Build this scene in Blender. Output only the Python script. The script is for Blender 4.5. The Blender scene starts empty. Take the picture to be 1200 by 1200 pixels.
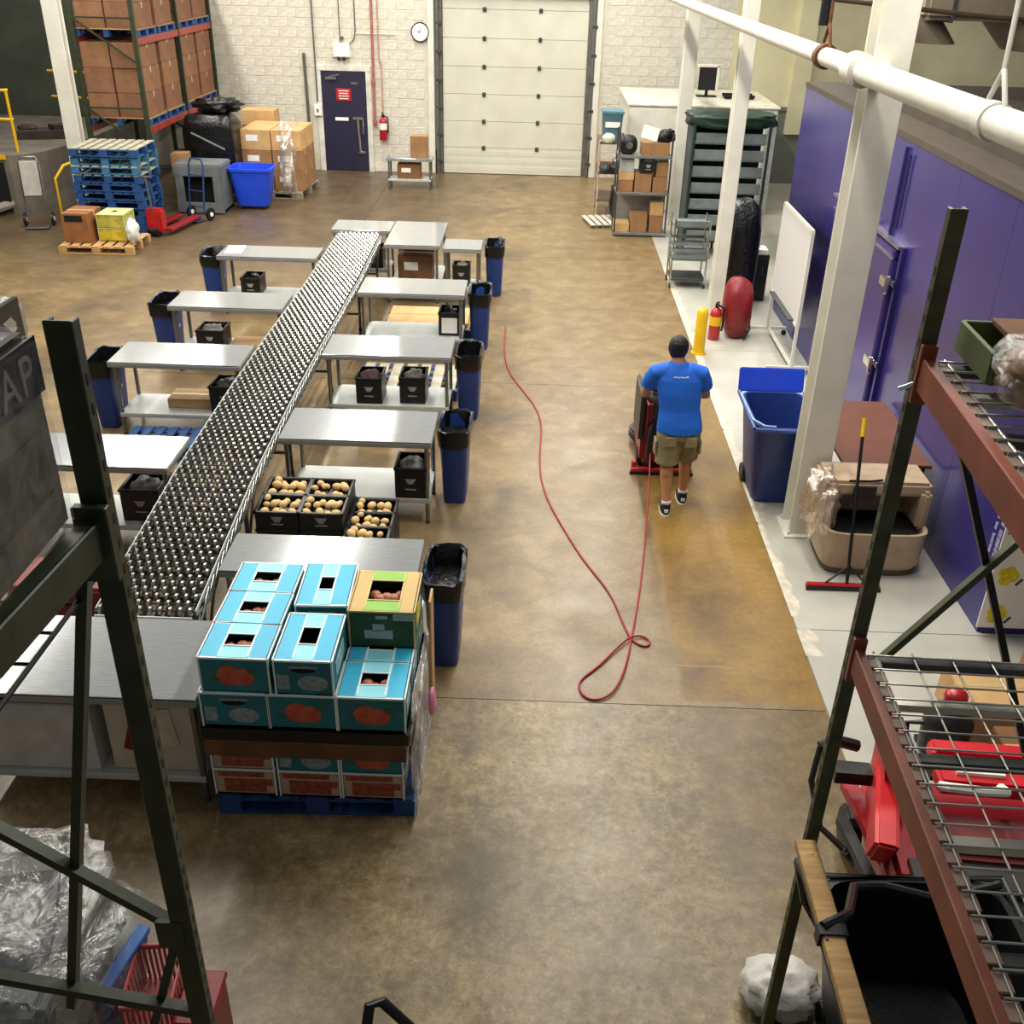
import bpy, bmesh, math, random
from mathutils import Vector, Matrix, Euler, noise
random.seed(7)
S = bpy.context.scene
COL = S.collection
R = math.radians
# ------------------------------------------------------------------ camera, world, lights, exposure
cam = bpy.data.objects.new('camera', bpy.data.cameras.new('camera'))
COL.objects.link(cam)
cam.data.sensor_width = 36.0
cam.data.lens = 36.0 * 1180.0 / 1200.0
cam.data.clip_end = 200
def cam_matrix(p, y, r, loc):
    cp, sp, cy, sy, cr, sr = math.cos(p), math.sin(p), math.cos(y), math.sin(y), math.cos(r), math.sin(r)
    f = Vector((sy*cp, cy*cp, -sp)); ri = Vector((cy, -sy, 0)); u = ri.cross(f)
    r2 = cr*ri + sr*u; u2 = -sr*ri + cr*u
    m = Matrix((r2, u2, -f)).transposed().to_4x4(); m.translation = loc
    return m
cam.matrix_world = cam_matrix(R(29.28), R(-0.9), R(1.48), Vector((0, 0, 4.65)))
S.camera = cam
S.view_settings.view_transform = 'Standard'
S.view_settings.look = 'None'
S.view_settings.exposure = 0.0
S.view_settings.gamma = 1.0
S.view_settings.use_curve_mapping = False
w = bpy.data.worlds.new('world'); S.world = w; w.use_nodes = True
w.node_tree.nodes['Background'].inputs[0].default_value = (0.92, 0.95, 1.0, 1)
w.node_tree.nodes['Background'].inputs[1].default_value = 0.14
def area(x, y, z, sx, sy, e, col=(1.0, 0.955, 0.86), rot=(0, 0, 0)):
    l = bpy.data.lights.new('ceiling_or_fill_lamp', 'AREA'); l.shape = 'RECTANGLE'; l.size = sx; l.size_y = sy
    l.energy = e; l.color = col
    o = bpy.data.objects.new('ceiling_or_fill_lamp', l); o.location = (x, y, z); o.rotation_euler = rot
    COL.objects.link(o)
LAMP_E = 118
for lx in (-7.9, -3.5, 1.0):
    for ly in (7.8, 9.95, 12.1, 14.25, 16.4, 18.55, 20.7, 22.85):
        area(lx, ly, 6.3, 0.3, 1.9, LAMP_E)
for lx, ly in ((1.3, 4.8),):
    area(lx, ly, 6.4, 0.3, 1.4, 95)  # added fill lamp to brighten the near floor, no known fixture here
for ly in (7.5, 11.5, 15.5, 20.5):
    area(5.2 if ly > 16 else 3.0, ly, 5.6, 0.3, 1.4, 75)

# ------------------------------------------------------------------ materials
def lin(h):
    h = h.lstrip('#'); o = []
    for i in (0, 2, 4):
        c = int(h[i:i+2], 16)/255
        o.append(c/12.92 if c <= .04045 else ((c+.055)/1.055)**2.4)
    return (*o, 1)
MATS = {}
def mat(name, col, rough=.5, metal=0., var=.12, scale=6., bump=0., bscale=60., col2=None, coat=0., aniso=None, emit=0, stretch=None):
    if name in MATS: return MATS[name]
    m = bpy.data.materials.new(name); m.use_nodes = True
    nt = m.node_tree; N = nt.nodes; L = nt.links; b = N['Principled BSDF']
    c = lin(col)
    tc = N.new('ShaderNodeTexCoord'); src = tc.outputs['Object']
    if stretch:
        mp = N.new('ShaderNodeMapping'); mp.inputs['Scale'].default_value = stretch; L.new(src, mp.inputs[0]); src = mp.outputs[0]
    n = N.new('ShaderNodeTexNoise'); n.inputs['Scale'].default_value = scale; n.inputs['Detail'].default_value = 5
    L.new(src, n.inputs['Vector'])
    r = N.new('ShaderNodeValToRGB'); r.color_ramp.elements[0].position = .3; r.color_ramp.elements[1].position = .7
    d = lin(col2) if col2 else tuple(x*(1-var*2) for x in c[:3])+(1,)
    e = c if col2 else tuple(min(1, x*(1+var)) for x in c[:3])+(1,)
    r.color_ramp.elements[0].color = d; r.color_ramp.elements[1].color = e
    L.new(n.outputs['Fac'], r.inputs['Fac']); L.new(r.outputs['Color'], b.inputs['Base Color'])
    b.inputs['Roughness'].default_value = rough; b.inputs['Metallic'].default_value = metal
    if coat: b.inputs['Coat Weight'].default_value = coat; b.inputs['Coat Roughness'].default_value = .15
    if aniso:
        b.inputs['Anisotropic'].default_value = aniso
        v = N.new('ShaderNodeCombineXYZ'); v.inputs[1].default_value = 1; L.new(v.outputs[0], b.inputs['Tangent'])
    if bump:
        n2 = N.new('ShaderNodeTexNoise'); n2.inputs['Scale'].default_value = bscale; n2.inputs['Detail'].default_value = 3
        L.new(src, n2.inputs['Vector'])
        bp = N.new('ShaderNodeBump'); bp.inputs['Strength'].default_value = bump; bp.inputs['Distance'].default_value = .02
        L.new(n2.outputs['Fac'], bp.inputs['Height']); L.new(bp.outputs[0], b.inputs['Normal'])
    if emit:
        b.inputs['Emission Color'].default_value = c; b.inputs['Emission Strength'].default_value = emit
    MATS[name] = m
    return m
def film(name, amt=.35, tint='#e8ebe6'):
    if name in MATS: return MATS[name]
    m = bpy.data.materials.new(name); m.use_nodes = True
    nt = m.node_tree; N = nt.nodes; L = nt.links; N.remove(N['Principled BSDF']); out = N['Material Output']
    tr = N.new('ShaderNodeBsdfTransparent'); gl = N.new('ShaderNodeBsdfGlossy'); df = N.new('ShaderNodeBsdfDiffuse')
    gl.inputs['Roughness'].default_value = .22; df.inputs['Color'].default_value = lin(tint); gl.inputs['Color'].default_value = (1, 1, 1, 1)
    tc = N.new('ShaderNodeTexCoord'); n = N.new('ShaderNodeTexNoise'); n.inputs['Scale'].default_value = 9; n.inputs['Detail'].default_value = 6; n.inputs['Distortion'].default_value = 2.5
    L.new(tc.outputs['Object'], n.inputs['Vector'])
    bp = N.new('ShaderNodeBump'); bp.inputs['Strength'].default_value = .5; bp.inputs['Distance'].default_value = .03; L.new(n.outputs['Fac'], bp.inputs['Height'])
    L.new(bp.outputs[0], gl.inputs['Normal']); L.new(bp.outputs[0], df.inputs['Normal'])
    mx = N.new('ShaderNodeMixShader'); mx.inputs[0].default_value = .6; L.new(df.outputs[0], mx.inputs[1]); L.new(gl.outputs[0], mx.inputs[2])
    rp = N.new('ShaderNodeMapRange'); rp.inputs[1].default_value = .35; rp.inputs[2].default_value = .7; rp.inputs[3].default_value = amt*.35; rp.inputs[4].default_value = min(1, amt*1.7)
    L.new(n.outputs['Fac'], rp.inputs[0])
    m2 = N.new('ShaderNodeMixShader'); L.new(rp.outputs[0], m2.inputs[0]); L.new(tr.outputs[0], m2.inputs[1]); L.new(mx.outputs[0], m2.inputs[2])
    L.new(m2.outputs[0], out.inputs['Surface'])
    MATS[name] = m
    return m
STEEL = mat('brushed_steel', '#b4b7b7', .13, .5, .12, 5, 0, 40, aniso=.9, stretch=(1.5, 40, 40))
GALV = mat('galvanised_shelf', '#c3c7c4', .5, .25, .06, 5)
LEGST = mat('steel_tube', '#8f9290', .35, .9, .08, 10)
CHROME = mat('chrome', '#d6d8d8', .18, 1.0, .03)
WHEELM = mat('zinc_wheel', '#b9b7ae', .3, 1.0, .15, 30)
AXLE = mat('axle_dark', '#2b2a28', .5, .5, .1)
BLACKM = mat('black_metal', '#17181a', .45, .3, .2)
BLACKP = mat('black_plastic', '#141517', .42, 0, .25, 10, .1, 30)
BAG = mat('black_bag', '#0c0d0f', .28, 0, .3, 14, .5, 22)
BINB = mat('bin_blue', '#1f3f86', .42, 0, .08, 4)
BRIGHTB = mat('bright_blue', '#1c49d8', .4, 0, .06, 4)
CARTB = mat('cart_blue', '#233a80', .4, 0, .1, 4)
WHITEP = mat('white_paint', '#dcd9cc', .42, 0, .06, 3, .06, 20)
WHITEC = mat('white_print', '#efeee8', .6, 0, .02)
CREAM = mat('cream_wall', '#d9d1ab', .6, 0, .06, 1.5, .05, 20)
BLOCKW = mat('white_block', '#d3cebf', .5, 0, .09, 9, .5, 26)
MORTAR = mat('mortar_white', '#cfcabb', .7, 0, .06, 8)
CARD = mat('cardboard', '#9a724a', .75, 0, .1, 5, .08, 50)
CARDD = mat('cardboard_dark', '#7d5633', .78, 0, .12, 5, .08, 50)
CARDL = mat('cardboard_light', '#c79f6b', .75, 0, .08, 5, .08, 50)
TAPE = mat('tape', '#c2a67a', .3, 0, .05)
DARKIN = mat('dark_inside', '#0d0b0a', .9, 0, .1)
WOOD = mat('raw_wood', '#bd9560', .7, 0, .18, 5, .1, 40, stretch=(1, 8, 8))
WOODG = mat('grey_wood', '#8d8573', .75, 0, .2, 6, .1, 40)
PALB = mat('pallet_blue', '#17457c', .65, 0, .25, 6, .1, 40)
PALW = mat('pallet_pale', '#a9a58f', .7, 0, .2, 6)
YEL = mat('yellow_paint', '#e2b40e', .4, 0, .06)
REDP = mat('red_paint', '#b01720', .38, 0, .1, 6, coat=.3)
REDD = mat('dark_red', '#7c131c', .45, 0, .1)
RACKG = mat('rack_green', '#333c29', .45, .1, .2, 9, .05, 30)
RACKO = mat('rack_olive', '#4d5136', .45, .15, .25, 9, .05, 30)
RACKT = mat('rack_orange', '#9b4a2e', .5, .1, .18, 6, .05, 30)
RACKR = mat('rack_terracotta', '#8a4a36', .48, .1, .15, 6, .05, 30)
WIRE = mat('wire_zinc', '#b5b3a8', .35, .85, .08)
GREYP = mat('grey_plastic', '#676c6d', .5, 0, .08)
DGREY = mat('dark_grey', '#3b3d3e', .5, 0, .12)
PURP = mat('cooler_purple', '#3c3478', .26, .1, .07, .9)
PURPD = mat('cooler_seam', '#2a2468', .4, .1, .05)
TAN = mat('tan_plastic', '#b79f83', .5, 0, .1, 5, .05, 20)
SKIN = mat('skin', '#b9825c', .5, 0, .06, 12)
DUCT = mat('duct_taupe', '#8a7d6c', .5, .2, .1, 3)
CYAN = mat('box_cyan', '#38b7dd', .5, 0, .05, 8)
CYANL = mat('box_cyan_pale', '#8edcec', .5, 0, .05, 8)
TEAL = mat('box_teal', '#14757f', .55, 0, .08, 8)
PEACHP = mat('peach_print', '#d0663c', .6, 0, .25, 20, col2='#b0483a')
WAX = mat('box_edge', '#e9f2f0', .55, 0, .03)
FRUIT = mat('peach_skin', '#d9a07a', .5, 0, .2, 18, col2='#b2604a')
POT = mat('potato_skin', '#dcc18a', .6, 0, .12, 20, col2='#c69f66')

# ------------------------------------------------------------------ mesh helpers
def _box(bm, c, s, rot=None):
    m = Matrix.Translation(c)
    if rot: m = m @ Euler(rot).to_matrix().to_4x4()
    m = m @ Matrix.Diagonal((*s, 1))
    bmesh.ops.create_cube(bm, size=1, matrix=m)
def _cyl(bm, a, b, r, n=10, r2=None):
    a, b = Vector(a), Vector(b); d = b-a
    q = d.to_track_quat('Z', 'Y').to_matrix().to_4x4()
    bmesh.ops.create_cone(bm, cap_ends=True, segments=n, radius1=r, radius2=r if r2 is None else r2, depth=d.length, matrix=Matrix.Translation((a+b)/2) @ q)
def _sph(bm, c, s, n=12, rot=None):
    m = Matrix.Translation(c)
    if rot: m = m @ Euler(rot).to_matrix().to_4x4()
    bmesh.ops.create_uvsphere(bm, u_segments=n, v_segments=max(6, n*2//3), radius=1, matrix=m @ Matrix.Diagonal((*s, 1)))
def _bar(bm, a, b, wx, wz, up=(0, 0, 1)):
    a, b = Vector(a), Vector(b); d = (b-a); L = d.length; z = d.normalized(); u = Vector(up)
    if abs(u.dot(z)) > .98: u = Vector((0, 1, 0))
    x = u.cross(z).normalized(); y = z.cross(x)
    m = Matrix((x, y, z)).transposed().to_4x4(); m.translation = (a+b)/2
    bmesh.ops.create_cube(bm, size=1, matrix=m @ Matrix.Diagonal((wx, wz, L, 1)))
def _loft(bm, rings, cap=True):
    vs = [[bm.verts.new(p) for p in r] for r in rings]; n = len(rings[0])
    for i in range(len(vs)-1):
        for j in range(n):
            bm.faces.new((vs[i][j], vs[i][(j+1) % n], vs[i+1][(j+1) % n], vs[i+1][j]))
    if cap:
        bm.faces.new(list(reversed(vs[0]))); bm.faces.new(vs[-1])
def _tube(bm, pts, rad, n=8, sq=1.0):
    P = [Vector(p) for p in pts]; rings = []
    if not isinstance(rad, (list, tuple)): rad = [rad]*len(P)
    px = None
    for i, p in enumerate(P):
        t = (P[min(i+1, len(P)-1)]-P[max(i-1, 0)]).normalized()
        if px is None:
            u = Vector((0, 0, 1)) if abs(t.z) < .9 else Vector((1, 0, 0)); x = u.cross(t).normalized()
        else:
            x = (px - t*px.dot(t)).normalized()
        y = t.cross(x); px = x
        rings.append([p + x*math.cos(2*math.pi*k/n)*rad[i] + y*math.sin(2*math.pi*k/n)*rad[i]*sq for k in range(n)])
    _loft(bm, rings)
def _ell(cx, cy, z, rx, ry, n=20, pw=1.0):
    o = []
    for k in range(n):
        a = 2*math.pi*k/n; c, s = math.cos(a), math.sin(a)
        o.append(Vector((cx+rx*math.copysign(abs(c)**pw, c), cy+ry*math.copysign(abs(s)**pw, s), z)))
    return o
def _prism(bm, pts, z0, z1, M=None):
    M = M or Matrix()
    a = [bm.verts.new(M @ Vector((x, y, z0))) for x, y in pts]; b = [bm.verts.new(M @ Vector((x, y, z1))) for x, y in pts]
    n = len(pts)
    bm.faces.new(list(reversed(a))); bm.faces.new(b)
    for i in range(n): bm.faces.new((a[i], a[(i+1) % n], b[(i+1) % n], b[i]))
FN = dict(b=_box, c=_cyl, s=_sph, r=_bar, t=_tube, l=_loft, p=_prism)
def mesh(name, shapes, m, bev=0, smooth=False):
    bm = bmesh.new()
    for s in shapes: FN[s[0]](bm, *s[1:])
    if bev:
        ed = [e for e in bm.edges if len(e.link_faces) == 2 and e.calc_face_angle(0) > .6]
        bmesh.ops.bevel(bm, geom=ed, offset=bev, segments=2 if bev > .01 else 1, affect='EDGES', clamp_overlap=True)
    bmesh.ops.recalc_face_normals(bm, faces=bm.faces)
    me = bpy.data.meshes.new(name); bm.to_mesh(me); bm.free()
    me.materials.append(m)
    if smooth:
        me.shade_smooth()
        try: me.set_sharp_from_angle(angle=R(40))
        except Exception: pass
    return me
def link(name, me, parent=None):
    o = bpy.data.objects.new(name, me); COL.objects.link(o)
    if parent: o.parent = parent
    return o
def part(name, parent, m, *shapes, bev=0, smooth=False, label=None, loc=None, rot=None):
    o = link(name, mesh(name, shapes, m, bev, smooth), parent)
    if loc: o.location = loc
    if rot: o.rotation_euler = rot
    if label: o['label'] = label
    return o
def tag(o, label, cat, group=None):
    o['label'] = label; o['category'] = cat
    if group: o['group'] = group
    return o
def thing(name, label, cat, loc=(0, 0, 0), rz=0, group=None):
    o = bpy.data.objects.new(name, None); COL.objects.link(o); o.location = loc; o.rotation_euler = (0, 0, rz)
    o.empty_display_size = .1
    return tag(o, label, cat, group)
def solo(name, label, cat, m, *shapes, loc=(0, 0, 0), rz=0, group=None, bev=0, smooth=False):
    o = link(name, mesh(name, shapes, m, bev, smooth)); o.location = loc; o.rotation_euler = (0, 0, rz)
    return tag(o, label, cat, group)
def struct(name, m, *shapes, bev=0, parent=None, loc=None, smooth=False):
    o = link(name, mesh(name, shapes, m, bev, smooth), parent)
    if loc: o.location = loc
    if not parent: o['kind'] = 'structure'
    return o
KIDS = {}
def dup(root, loc, rz=0, label=None, group=None, parent=None):
    r = root.copy(); COL.objects.link(r); r.location = loc; r.rotation_euler = (0, 0, rz)
    if label: r['label'] = label
    if group: r['group'] = group
    def rec(a, b):
        for ch in list(a.children):
            c = ch.copy(); COL.objects.link(c); c.parent = b; rec(ch, c)
    rec(root, r)
    return r
def lumpy(name, c, s, m, amp=.08, f=3, n=24, seed=0, parent=None, flat=None, pw=1.0):
    bm = bmesh.new(); bmesh.ops.create_uvsphere(bm, u_segments=n, v_segments=n*2//3, radius=1)
    for v in bm.verts:
        p = v.co.copy()
        if pw != 1.0: p = Vector([math.copysign(abs(k)**pw, k) for k in p])
        k = 1+amp*noise.noise(v.co*f+Vector((seed, seed*2.3, 0)))*2
        p *= k
        v.co = Vector((p.x*s[0], p.y*s[1], p.z*s[2]))
        if flat is not None and v.co.z < flat: v.co.z = flat
    me = bpy.data.meshes.new(name); bm.to_mesh(me); bm.free(); me.materials.append(m); me.shade_smooth()
    o = link(name, me, parent); o.location = c
    return o

# ------------------------------------------------------------------ floor
def floor_mat():
    m = bpy.data.materials.new('concrete_brown'); m.use_nodes = True
    nt = m.node_tree; N = nt.nodes; L = nt.links; b = N['Principled BSDF']
    ge = N.new('ShaderNodeNewGeometry'); pos = ge.outputs['Position']
    def noi(sc, det=6, dist=0., rough=.6):
        n = N.new('ShaderNodeTexNoise'); n.inputs['Scale'].default_value = sc; n.inputs['Detail'].default_value = det
        n.inputs['Distortion'].default_value = dist; n.inputs['Roughness'].default_value = rough; L.new(pos, n.inputs['Vector']); return n.outputs['Fac']
    def ramp(f, *st):
        r = N.new('ShaderNodeValToRGB'); e = r.color_ramp.elements
        while len(e) < len(st): e.new(.5)
        for i, (p, c) in enumerate(st): e[i].position = p; e[i].color = lin(c) if isinstance(c, str) else (c, c, c, 1)
        L.new(f, r.inputs[0]); return r.outputs[0]
    def mix(f, a, c, t='MIX'):
        x = N.new('ShaderNodeMix'); x.data_type = 'RGBA'; x.blend_type = t
        if isinstance(f, (int, float)): x.inputs[0].default_value = f
        else: L.new(f, x.inputs[0])
        L.new(a, x.inputs[6]); L.new(c, x.inputs[7]); return x.outputs[2]
    def mth(op, a, c, d=None):
        x = N.new('ShaderNodeMath'); x.operation = op
        for i, v in enumerate((a, c, d)):
            if v is None: continue
            if isinstance(v, (int, float)): x.inputs[i].default_value = v
            else: L.new(v, x.inputs[i])
        return x.outputs[0]
    big = ramp(noi(.5, 4, .3), (.3, '#6a573b'), (.5, '#7f6a49'), (.72, '#93805e'))
    med = ramp(noi(3.2, 9, .3, .72), (.28, '#4f3f29'), (.5, '#7d6847'), (.74, '#a8946c'))
    base = mix(.55, big, med)
    fine = ramp(noi(30, 5, .2, .75), (.35, .8), (.6, 1.08))
    base = mix(.8, base, fine, 'MULTIPLY')
    spk = ramp(noi(60, 2), (.64, 1.0), (.74, .4)); base = mix(.35, base, spk, 'MULTIPLY')
    sx = N.new('ShaderNodeSeparateXYZ'); L.new(pos, sx.inputs[0]); X, Y = sx.outputs[0], sx.outputs[1]
    e1 = mth('MULTIPLY', mth('SUBTRACT', noi(3.5, 4), .5), .12)
    Xn, Yn = mth('ADD', X, e1), mth('ADD', Y, e1)
    def step(v, a, c):
        mr = N.new('ShaderNodeMapRange'); mr.interpolation_type = 'SMOOTHSTEP'; L.new(v, mr.inputs[0]); mr.inputs[1].default_value = a; mr.inputs[2].default_value = c; return mr.outputs[0]
    inv = lambda v: mth('SUBTRACT', 1.0, v)
    # old slab before the joint: coarse dark blotches and specks
    old = inv(step(Y, 5.54, 5.6))
    blot = ramp(noi(11, 8, .2, .85), (.34, '#43371f'), (.5, '#8d7c57'), (.64, '#c2b28a'))
    base = mix(mth('MULTIPLY', old, .5), base, blot)
    bb = ramp(noi(1.4, 6, .4, .6), (.3, .62), (.6, 1.12)); base = mix(old, base, mix(1.0, base, bb, 'MULTIPLY'))
    dsp = ramp(noi(16, 3, .1, .6), (.66, 1.0), (.72, .5)); base = mix(mth('MULTIPLY', old, .8), base, mix(1.0, base, dsp, 'MULTIPLY'))
    # freshly scrubbed, still damp lane behind the machine
    wet = mth('MULTIPLY', mth('MULTIPLY', step(Xn, 1.14, 1.2), step(Yn, 5.6, 5.66)), inv(step(Yn, 9.0, 9.5)))
    wet2 = mth('MULTIPLY', mth('MULTIPLY', step(Xn, 1.5, 1.75), step(Yn, 8.6, 9.2)), inv(step(Yn, 10.0, 13.0)))
    wet = mth('MAXIMUM', wet, mth('MULTIPLY', wet2, .6))
    wcol = ramp(noi(1.1, 9, .15, .62), (.26, '#432f10'), (.36, '#6b4f1d'), (.55, '#8a6a2c'), (.75, '#a0803f'))
    wsp2 = ramp(noi(2.3, 4, .3, .5), (.66, 1.0), (.76, .5)); wcol = mix(.9, wcol, wsp2, 'MULTIPLY')
    wspk = ramp(noi(22, 4, 0, .7), (.35, .78), (.6, 1.06)); wcol = mix(.8, wcol, wspk, 'MULTIPLY')
    base = mix(wet, base, wcol)
    pat = mth('MULTIPLY', mth('MULTIPLY', step(Xn, 1.1, 1.3), old), mth('MULTIPLY', step(Yn, 1.5, 5.2), .65))
    base = mix(pat, base, ramp(noi(4, 7), (.3, '#46381f'), (.7, '#6f5a38')))
    # darker brown areas: beside the tables and in the far left, near the dock
    dark_zone = mth('MULTIPLY', mth('MULTIPLY', inv(step(Xn, -2.5, -.5)), step(Yn, 13.5, 18.0)), .8)
    dark_zone = mth('MAXIMUM', dark_zone, mth('MULTIPLY', mth('MULTIPLY', inv(step(Xn, -.3, .2)), step(noi(.9, 5), .42, .62)), .55))
    base = mix(dark_zone, base, ramp(noi(2.2, 7), (.3, '#382c1f'), (.7, '#5a4a36')))
    scr = N.new('ShaderNodeMapping'); scr.inputs['Rotation'].default_value = (0, 0, .9); scr.inputs['Scale'].default_value = (.35, 9, 1); L.new(pos, scr.inputs[0])
    sn = N.new('ShaderNodeTexNoise'); sn.inputs['Scale'].default_value = 1.6; sn.inputs['Detail'].default_value = 3; L.new(scr.outputs[0], sn.inputs['Vector'])
    sc2 = ramp(sn.outputs['Fac'], (.72, 0.0), (.76, .2)); base = mix(sc2, base, ramp(noi(5), (.3, '#b09a6c'), (.7, '#bfae86')))
    L.new(base, b.inputs['Base Color'])
    ro = ramp(noi(1.8, 6, .3), (.3, .3), (.7, .46))
    rr = N.new('ShaderNodeMix'); rr.data_type = 'FLOAT'; L.new(wet, rr.inputs[0]); L.new(ro, rr.inputs[2]); rr.inputs[3].default_value = .42
    L.new(rr.outputs[0], b.inputs['Roughness'])
    bp = N.new('ShaderNodeBump'); bp.inputs['Strength'].default_value = .12; bp.inputs['Distance'].default_value = .01
    L.new(noi(11, 6), bp.inputs['Height']); L.new(bp.outputs[0], b.inputs['Normal'])
    return m
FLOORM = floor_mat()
GREYF = mat('grey_floor_paint', '#b7b5aa', .38, 0, .1, 1.6, .05, 14)
WORN = mat('worn_white_line', '#cfc7b4', .5, 0, .15, 9)
SEAM = mat('floor_seam', '#85714f', .8, 0, .1)
fl = struct('floor', SEAM, ('b', (-2, 12.5, -.08), (28, 30, .14)))
xs = (-16, -9.2, -3.3, 2.165); ys = (-2.5, 5.57, 11.5, 17.3, 23.0, 27.5)
for i in range(3):
    for j in range(5):
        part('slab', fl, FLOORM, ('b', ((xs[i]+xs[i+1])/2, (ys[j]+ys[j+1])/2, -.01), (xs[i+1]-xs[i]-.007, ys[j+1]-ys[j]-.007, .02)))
gys = (-2.5, 3.6, 6.55, 9.6, 12.9, 16.2, 27.5)
for j in range(6):
    part('painted_slab', fl, GREYF, ('b', (7.1, (gys[j]+gys[j+1])/2, -.0085), (9.85, gys[j+1]-gys[j]-.008, .023)))
def wear(y0, y1, x, wd):
    n = int((y1-y0)/.12)+1; rs = random.Random(int(y0*10))
    return ('p', [(x, y0+k*(y1-y0)/n) for k in range(n+1)][::-1]+[(x+wd+rs.uniform(-.035, .04), y0+k*(y1-y0)/n) for k in range(n+1)], 0, .0042)
for y0, y1, wd in ((6.2, 6.55, .12), (6.72, 8.2, .07), (8.25, 10.3, .1), (10.35, 13.0, .11), (13.05, 17.0, .1)):
    part('worn_line', fl, WORN, wear(y0, y1, 2.165, wd))

# ------------------------------------------------------------------ back wall, doors
YB = 24.4
wall = struct('wall_back', MORTAR, ('b', (-7.26, YB+.143, 2.5), (9.7, .3, 5)), ('b', (4.2, YB+.143, 2.5), (6.0, .3, 5)), ('b', (-.6, YB+.143, 4.4), (3.6, .3, 1.4)))
blk = mesh('block', [('b', (0, 0, 0), (.392, .03, .192))], BLOCKW, bev=.006)
half = mesh('block', [('b', (0, 0, 0), (.19, .03, .192))], BLOCKW, bev=.006)
extra = bmesh.new(); nb = 0
rects = [(-5.03, -3.83, 0, 2.26), (-2.42, 1.22, 0, 3.75)]
for r in range(23):
    z = .1+r*.2; x = -7.6+(r % 2)*.2
    while x < 4.3:
        if not any(x+.19 > a and x-.19 < b2 and z < d for a, b2, c, d in rects):
            if nb < 300 and (-7.0 < x < -2.2 or 1.0 < x < 4.2) and z > .3:
                o = link('block', blk, wall); o.location = (x, YB+.0+random.uniform(-.002, .002), z); nb += 1
            else: _box(extra, (x, YB, z), (.392, .03, .192))
        x += .4
me = bpy.data.meshes.new('block_courses'); extra.to_mesh(me); extra.free(); me.materials.append(BLOCKW)
o = link('block_courses', me, wall); o['kind'] = 'stuff'
struct('wall_right', CREAM, ('b', (8.0, YB+.12, 2.6), (7.6, .3, 5.2)), ('b', (5.75, YB-.1, 3.1), (.4, .22, 4.0)), ('b', (7.6, YB-.1, 3.1), (.4, .22, 4.0)))
struct('trim_1', mat('wall_dado_grey', '#6f7169', .5, 0, .08, 3), ('b', (8.0, YB-.06, .8), (7.6, .06, 1.6)), ('b', (8.0, YB-.08, 1.62), (7.6, .1, .08)))
struct('wall_left', mat('dark_green_wall', '#4a4f43', .6, 0, .1, 2), ('b', (-13.0, 24.3, 2.6), (8.0, .3, 5.2)), ('b', (-15.5, 14, 2.6), (.3, 22, 5.2)))
# sectional door
door2 = struct('door_2', MORTAR, ('b', (-.6, YB+.14, 1.85), (3.5, .04, 3.7)))
PANELM = mat('door_panel_cream', '#cfcdbd', .45, 0, .04, 2)
for k in range(7):
    z0 = .01+k*.575
    pn = part('door_panel', door2, PANELM, ('b', (-.585, YB+.06, z0+.287), (3.2, .06, .568)), *[('b', (-.585, YB+.0295, z0+.12+q*.17), (3.18, .006, .1)) for q in ((0, 1, 2) if k == 0 else ())], bev=.004)
    if k:
        for hx in (-1.26, -.03):
            part('hinge', pn, DGREY, ('b', (hx, YB+.015, z0-.002), (.075, .03, .09)), ('c', (hx-.04, YB, z0), (hx+.04, YB, z0), .014, 8), bev=.004)
for sx in (-2.3, 1.13):
    tr = part('door_track', door2, mat('track_grey', '#6f6d66', .45, .5), ('b', (sx, YB-.03, 1.9), (.05, .12, 3.8)), ('b', (sx+(.06 if sx < 0 else -.06), YB+.0, 1.9), (.09, .03, 3.8)))
    for q in range(7): part('roller_bracket', tr, DGREY, ('b', (sx+.03, YB-.06, .3+q*.575), (.12, .06, .07)), bev=.008)
struct('trim_2', WHITEP, ('b', (-2.44, YB-.02, 1.9), (.14, .1, 3.8)), ('b', (1.26, YB-.02, 1.9), (.14, .1, 3.8)), ('b', (-.59, YB-.02, 3.78), (3.7, .1, .14)), bev=.01)
# personnel door
DBL = mat('door_navy', '#23223c', .42, 0, .06)
d1 = struct('door_1', DBL, ('b', (-4.425, YB-.015, 1.08), (1.0, .05, 2.14)), bev=.006)
part('door_frame', d1, mat('door_frame_white', '#d8d6cc', .45), ('b', (-4.99, YB-.0, 1.1), (.12, .09, 2.3)), ('b', (-3.86, YB-.0, 1.1), (.12, .09, 2.3)), ('b', (-4.425, YB-.002, 2.21), (1.25, .1, .12)), bev=.006)
part('warning_sign', d1, REDP, ('b', (-4.43, YB-0.050, 1.66), (.34, .012, .26)), bev=.004, label='red sign with pale lines on the door')
part('sign_lines', d1, WHITEC, *[('b', (-4.43, YB-0.058, 1.74-q*.055), (.24-.03*(q % 2), .004, .018)) for q in range(4)])
part('push_bar', d1, CHROME, ('r', (-4.24, YB-.06, 1.16), (-4.02, YB-.06, 1.16), .05, .06), ('r', (-4.14, YB-.06, 1.16), (-4.1, YB-.06, .42), .05, .05), ('r', (-4.15, YB-.05, .42), (-3.99, YB-.05, .42), .04, .05), ('r', (-4.02, YB-.06, 1.16), (-4.02, YB-.06, .82), .04, .04), bev=.008)
part('door_label', d1, WHITEC, ('b', (-4.5, YB-0.052, 1.14), (.3, .012, .07)))
part('door_closer', d1, CHROME, ('b', (-4.7, YB-0.080, 2.0), (.24, .05, .06)), ('r', (-4.76, YB-.06, 2.02), (-4.5, YB-.1, 2.08), .025, .02), bev=.006)
part('number_plate', d1, CHROME, ('b', (-4.17, YB-0.052, 1.9), (.15, .012, .05)))
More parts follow.
